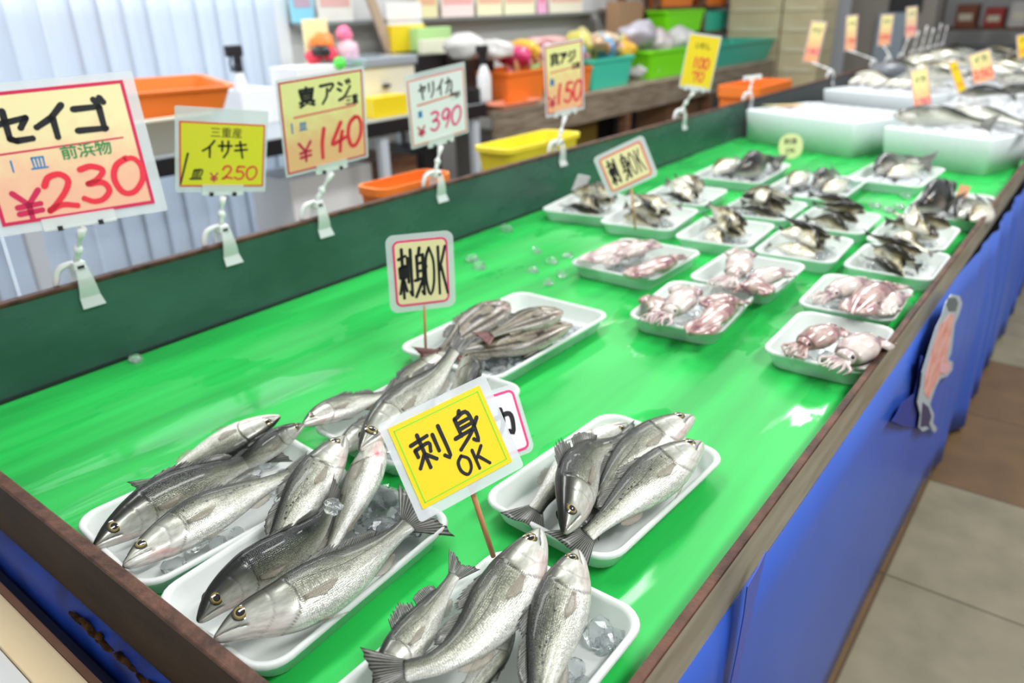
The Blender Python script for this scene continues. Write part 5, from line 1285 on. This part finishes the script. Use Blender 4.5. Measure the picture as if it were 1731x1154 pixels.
carton('yellow_folder', 662, 718, 42, 3.68, TZ, .05, M['card_yellow'], 'yellow folder standing against the wall', 'folder', flap=False)
carton('paper_stack', 652, 712, 4, 3.78, TZ + .2, .03, M['card_white'], 'white paper sheets hanging on the wall', 'paper', flap=False)
carton('green_bag', 706, 762, 46, 3.6, TZ, .08, mat('pale green bag', (.45, .72, .30), .4), 'pale green bag standing behind the black bin', 'bag', flap=False)
carton('cream_pad', 715, 758, 66, 3.5, TZ + .1, .05, mat('cream paper', (.80, .82, .62), .5), 'cream paper pad leaning on the green bag', 'pad', flap=False)
o = MB().box((-.03, -.012, -.30), (.03, .012, .30)).build('wood_batten', mat('pale wood', (.48, .36, .25), .6), None); o.location = PY(645, 50, 3.72); o.rotation_euler = (0, R_(-22), 0); tag(o, 'pale wooden batten leaning against the back wall', 'batten')
sprayer(816, 76, 3.02, TZ - .0, 'white spray bottle with black head at the end of the work table', M['white'], M['black'])
# under the work table
carton('white_cabinet', 487, 628, 285, 3.25, 0, .35, M['white'], 'white cabinet under the work table', 'cabinet', flap=False)
carton('brown_cabinet', 655, 700, 205, 3.2, 0, .4, M['brown'], 'brown wooden cabinet under the work table', 'cabinet', flap=False)
carton('dark_bin', 715, 745, 250, 3.35, 0, .4, mat('charcoal plastic', (.04, .04, .045), .5), 'dark bin under the end of the work table', 'bin', flap=False)
# wall shelf and its flyers
sz = PY(800, 27, 3.85).z
sh = MB().box((3.0, 3.78, sz - .02), (6.3, 3.94, sz)).build('wall_shelf', mat('grey shelf', (.20, .21, .21), .5)); tag(sh, 'dark grey shelf board on the back wall', 'shelf')
fl = [(492, 532, 'light blue flyer at the blind end of the shelf', (.25, .62, .80)), (537, 598, 'white framed sheet next to the light blue flyer', (.78, .78, .72)), (706, 741, 'pale yellow flyer above the green bag', (.78, .74, .42)), (746, 802, 'white flyer with pink print on the shelf', (.84, .70, .66)), (806, 850, 'cream flyer with pale pink print on the shelf', (.82, .78, .52)), (852, 905, 'cream flyer next to a pink flyer', (.80, .78, .55)), (908, 925, 'narrow pink flyer on the shelf', (.82, .42, .60)), (928, 985, 'cream flyer at the counter end of the shelf', (.80, .76, .60))]
for a_, b_, lab, col in fl:
    A, B = PY(a_, 20, 3.84), PY(b_, 20, 3.84); root = empty('flyer', ((A.x + B.x) / 2, 3.84, sz), lab, 'flyer', 'flyers on the wall shelf')
    m_ = mat('flyer paper', col, .5)
    MB().box((A.x, 3.835, sz + (.0 if a_ > 600 else -.0)), (B.x - .01, 3.842, sz + .24)).build('sheet', m_, root)
    MB().box((A.x + .02, 3.833, sz + .08), (B.x - .03, 3.835, sz + .15)).build('print', mat('flyer print', tuple(min(1, c * .5 + (.35 if i == 0 else .05)) for i, c in enumerate(col)), .5), root)
# on the counter
def at_c(px, y): return PY(px, 100, y).x
basket('orange_basket', (at_c(858, 3.05) + at_c(922, 3.05)) / 2 , 3.2, at_c(922, 3.05) - at_c(855, 3.05), .36, .20, CZ, M['orange'], 'orange basket on the counter beside the white spray bottle')
basket('orange_basket', at_c(985, 3.05), 3.2, .22, .36, .17, CZ, M['orange'], 'narrow orange basket behind the 150 yen sign')
o = basket('orange_tray', at_c(868, 2.99) , 3.02, .44, .18, .03, CZ, mat('salmon plastic', (.80, .32, .20), .35), 'flat orange tray at the corner of the counter', slots=False)
basket('teal_basket', (at_c(995, 3.05) + at_c(1070, 3.05)) / 2, 3.2, at_c(1070, 3.05) - at_c(995, 3.05) - .02, .36, .21, CZ, M['teal'], 'teal basket in the middle of the counter')
basket('lime_crate', (at_c(1075, 3.15) + at_c(1160, 3.15)) / 2 + .05, 3.25, at_c(1160, 3.15) - at_c(1075, 3.15), .42, .22, CZ, M['lime'], 'bright lime crate on the counter next to the teal basket')
basket('teal_tray', (at_c(1190, 3.2) + at_c(1283, 3.2)) / 2, 3.3, 1.5, .5, .20, CZ, mat('sea green plastic', (.04, .42, .30), .4), 'long sea green tray at the far end of the counter')
basket('lime_crate', (at_c(1110, 3.6) + at_c(1170, 3.6)) / 2, 3.62, .85, .24, .20, CZ + .30, M['lime'], 'bright lime crate stacked on the brown rack behind')
goods = [('snack_bag', 884, 84, .06, .07, (.80, .50, .05), 'yellow snack bag in the orange basket'), ('snack_bag', 912, 88, .06, .07, (.70, .40, .50), 'mauve pack at the edge of the orange basket'), ('snack_bag', 868, 96, .08, .07, (.60, .03, .15), 'dark red pack low in the orange basket'),
 ('white_bag', 785, 80, .13, .08, (.62, .62, .60), 'big white bag on the dark brown case'), ('white_bag', 836, 84, .10, .07, (.66, .65, .63), 'white bag above the white spray bottle'), ('rose_pack', 925, 70, .16, .04, (.62, .32, .30), 'long rose brown pack behind the yellow snack bag'),
 ('blue_can', 1015, 82, .05, .10, (.10, .28, .48), 'small blue can in the teal basket'), ('mustard_pack', 1045, 84, .13, .07, (.68, .40, .03), 'mustard yellow pack in the teal basket'), ('brown_pack', 1000, 76, .08, .06, (.42, .26, .14), 'brown paper pack behind the blue can'), ('snack_bag', 975, 74, .06, .08, (.52, .48, .10), 'olive yellow pouch behind the 150 yen sign'),
 ('clear_bag', 1078, 58, .20, .11, (.40, .38, .43), 'mauve grey clear bag behind the teal basket'), ('clear_bag', 1108, 74, .19, .11, (.52, .47, .46), 'pinkish clear bag in the lime crate'), ('clear_bag', 1152, 68, .2, .11, (.52, .52, .50), 'whitish clear bag behind the far yellow sign'), ('clear_bag', 1085, 118, .13, .08, (.76, .76, .78), 'white plastic bag before the lime crate'),
 ('yellow_pouch', 985, 34, .08, .22, (.50, .46, .18), 'tall pale yellow pouch under the shelf end'), ('beige_pouch', 1022, 66, .09, .05, (.50, .40, .27), 'beige pouch beside the brown carton')]
for i, (nm, px, py, rx, rz, col, lab) in enumerate(goods):
    o = lump(nm, px, py, 3.2 if py > 50 else 3.5, rx, rz, mat('packaging', col, .3, coat=.4), lab, 'bag', 20 + i, ry=.13, z=CZ + .002 if py < 50 else None)
pr = random.Random(77); pcs = [mat('pack print ' + str(i), c, .3, coat=.3) for i, c in enumerate(((.75, .40, .03), (.70, .08, .12), (.72, .66, .60), (.55, .25, .10), (.80, .62, .08), (.15, .35, .55), (.70, .35, .45), (.25, .45, .12)))]
proto = None
for i in range(34):
    px = 858 + i * 6.2 + pr.uniform(-4, 4); y = pr.choice((3.12, 3.2, 3.3)); z = CZ + pr.choice((.15, .17, .2, .23))
    w_, h_ = pr.uniform(.05, .10), pr.uniform(.07, .13); x = PY(px, 90, y).x
    root = empty('snack_pack', (x, y, z), 'small printed snack pack crowded above the counter baskets', 'pack', 'snack packs above the counter baskets')
    L = [rrect(w_, .004, .001, 0), rrect(w_, .03, .01, h_ * .25), rrect(w_ * .98, .034, .012, h_ * .6), rrect(w_, .004, .001, h_)]
    T = Matrix.Translation((x, y, z)) @ Matrix.Rotation(pr.uniform(-.6, .6), 4, 'Z') @ Matrix.Rotation(pr.uniform(-.5, .2), 4, 'X') @ Matrix.Rotation(pr.uniform(-.4, .4), 4, 'Y')
    fix_normals(MB().loops([[T @ q for q in l] for l in L]).build('pouch', pcs[i % 8], root, True))
    MB().box((-w_ * .36, -.0185, h_ * .3), (w_ * .36, -.014, h_ * .62), T).build('printed_panel', pcs[(i * 3 + 2) % 8], root)
# brown rack and cartons behind the counter
rk = empty('brown_rack', (6.6, 3.8, 0), 'brown wooden rack with orange and green crates behind the counter', 'rack')
for px in (1052, 1110, 1187, 1240):
    x = PY(px, 30, 3.72).x; MB().box((x - .035, 3.70, 0), (x + .035, 3.76, 1.9)).build('post', M['brown'], rk)
xa, xb = PY(1045, 30, 3.72).x, PY(1245, 30, 3.72).x
for z in (1.02, 1.28, 1.62): MB().box((xa, 3.70, z - .03), (xb, 3.93, z)).build('shelf', M['brown'], rk)
for (a_, b_, z, m_, lab) in ((1115, 1180, 1.282, 'orange', 'orange crate on the upper shelf of the brown rack'), (1192, 1236, 1.022, 'teal', 'green crate on the lower shelf of the brown rack'), (1192, 1236, 1.282, 'orange', 'second orange crate on the upper rack shelf')):
    A, B = PY(a_, 20, 3.72).x, PY(b_, 20, 3.72).x; basket(m_ + '_crate', (A + B) / 2, 3.82, (B - A) * .9, .2, .2, z, M[m_], lab)
carton('brown_carton', 1046, 1088, 2, 3.55, CZ, .12, M['kraft'], 'brown carton standing at the end of the wall shelf', 'carton', flap=False)
# under the counter
carton('kraft_carton', 1130, 1195, 158, 3.1, 0, .4, M['kraft'], 'brown carton under the counter behind the far yellow sign', 'carton', flap=False)
carton('charcoal_bin', 1040, 1078, 165, 3.15, 0, .45, M['black'], 'charcoal bin under the counter', 'bin', flap=False)
carton('olive_crate', 930, 1010, 200, 3.1, 0, .4, mat('olive plastic', (.20, .14, .02), .5), 'olive yellow crate in shade under the counter', 'crate', flap=False)
carton('grey_crate', 845, 880, 225, 3.2, 0, .4, M['grey'], 'grey crate under the corner of the counter', 'crate', flap=False)
lump('dark_bundle', 1250, 150, 2.7, .3, .35, mat('dark bundle', (.05, .05, .06), .4), 'dark plastic bundle on the floor past the counter', 'bundle', 50, z=.0)
# baskets right behind the back board
def behind_board(name, xa, pya, xb, y, d, h, m, label, slots):
    A, B = PY(xa, pya, y), PY(xb, pya, y); zt = A.z; w = PY(xb, pya - 20, y).x - A.x
    cx = A.x + w / 2; b = basket(name, cx, y + d / 2, w, d, h, zt - h, m, label, 0., 0., slots)
    st = empty('low_stand', (cx, y + d / 2, 0), 'low wooden stand under the ' + name.replace('_', ' '), 'stand')
    MB().box((cx - w / 2, y, zt - h - .035), (cx + w / 2, y + d, zt - h - .001)).build('top', M['oldwood'], st)
    for sx in (-1, 1):
        for yy in (y + .02, y + d - .02): MB().box((cx + sx * (w / 2 - .03) - .015, yy - .015, 0), (cx + sx * (w / 2 - .03) + .015, yy + .015, zt - h - .035)).build('leg', M['oldwood'], st)
behind_board('yellow_basket', 862, 254, 985, 1.60, .17, .16, M['yellow'], 'yellow plastic basket just behind the back board', True)
behind_board('orange_bin', 648, 322, 768, 1.52, .12, .22, M['orange'], 'orange bin just behind the back board', False)
q3 = PY(1296, 143, 1.62); basket('orange_tub', q3.x + .1, 1.72, .55, .25, q3.z - .3, .3, M['orange'], 'orange tub behind the corner of the back board', slots=False)
MB().box((q3.x - .2, 1.6, 0), (q3.x + .4, 1.84, .299)).build('step', M['black'], bpy.data.objects['orange_tub'])
# stacks of cream cartons
for col_, (ya, yb) in enumerate(((3.05, 3.62), (2.62, 3.03))):
    for k in range(8):
        root = empty('cream_carton', (8.85, (ya + yb) / 2, k * .2), ('cream carton in the wall side stack past the counter' if col_ == 0 else 'cream carton in the aisle side stack past the counter'), 'carton', 'cream cartons, ' + ('wall side' if col_ == 0 else 'aisle side') + ' stack')
        MB().box((8.6, ya, k * .2 + .002), (9.1, yb, k * .2 + .198), bev=.006).build('body', M['carton'], root)
        MB().box((8.597, ya + .06, k * .2 + .02), (8.601, yb - .06, k * .2 + .04)).build('tape', M['creamp'], root)
# far end goods
carton('brown_shelf', 1655, 1731, 2, 1.0, 0, .3, M['brown'], 'dark brown goods shelf at the far end', 'shelf', flap=False) if False else None
fs = empty('goods_shelf', (11.5, 1.4, 0), 'dark wooden goods shelf at the far end of the shop', 'shelf')
for z in (.5, .95, 1.45): MB().box((11.3, .4, z - .03), (11.8, 2.1, z)).build('shelf_board', M['brown'], fs)
for y in (.42, 2.08): MB().box((11.3, y - .02, 0), (11.8, y + .02, 1.9)).build('side_panel', M['brown'], fs)
for k, (y, w_, h_, col) in enumerate(((1.75, .22, .26, (.30, .10, .05)), (1.45, .2, .22, (.45, .05, .04)), (1.2, .18, .28, (.65, .62, .6)), (.95, .2, .2, (.12, .22, .42)), (.7, .2, .26, (.5, .45, .4)))):
    c_ = empty('goods_box', (11.5, y, .95), ['dark red brown box', 'red box', 'pale grey box', 'blue box', 'beige box'][k] + ' on the far goods shelf', 'box')
    MB().box((11.35, y - w_ / 2, .951), (11.7, y + w_ / 2, .95 + h_), bev=.01).build('body', mat('goods', col, .5), c_); MB().box((11.347, y - w_ / 3, .95 + h_ * .3), (11.351, y + w_ / 3, .95 + h_ * .6)).build('printed_panel', M['creamp'], c_)
o = MB().box((0, -.16, -.12), (.03, .16, .12)).build('wall_box', M['black'], None); o.location = (9.57, 1.86, 1.5); tag(o, 'black box fixed on the taupe pillar', 'box'); o.location = PX(1532, 0, 9.565)
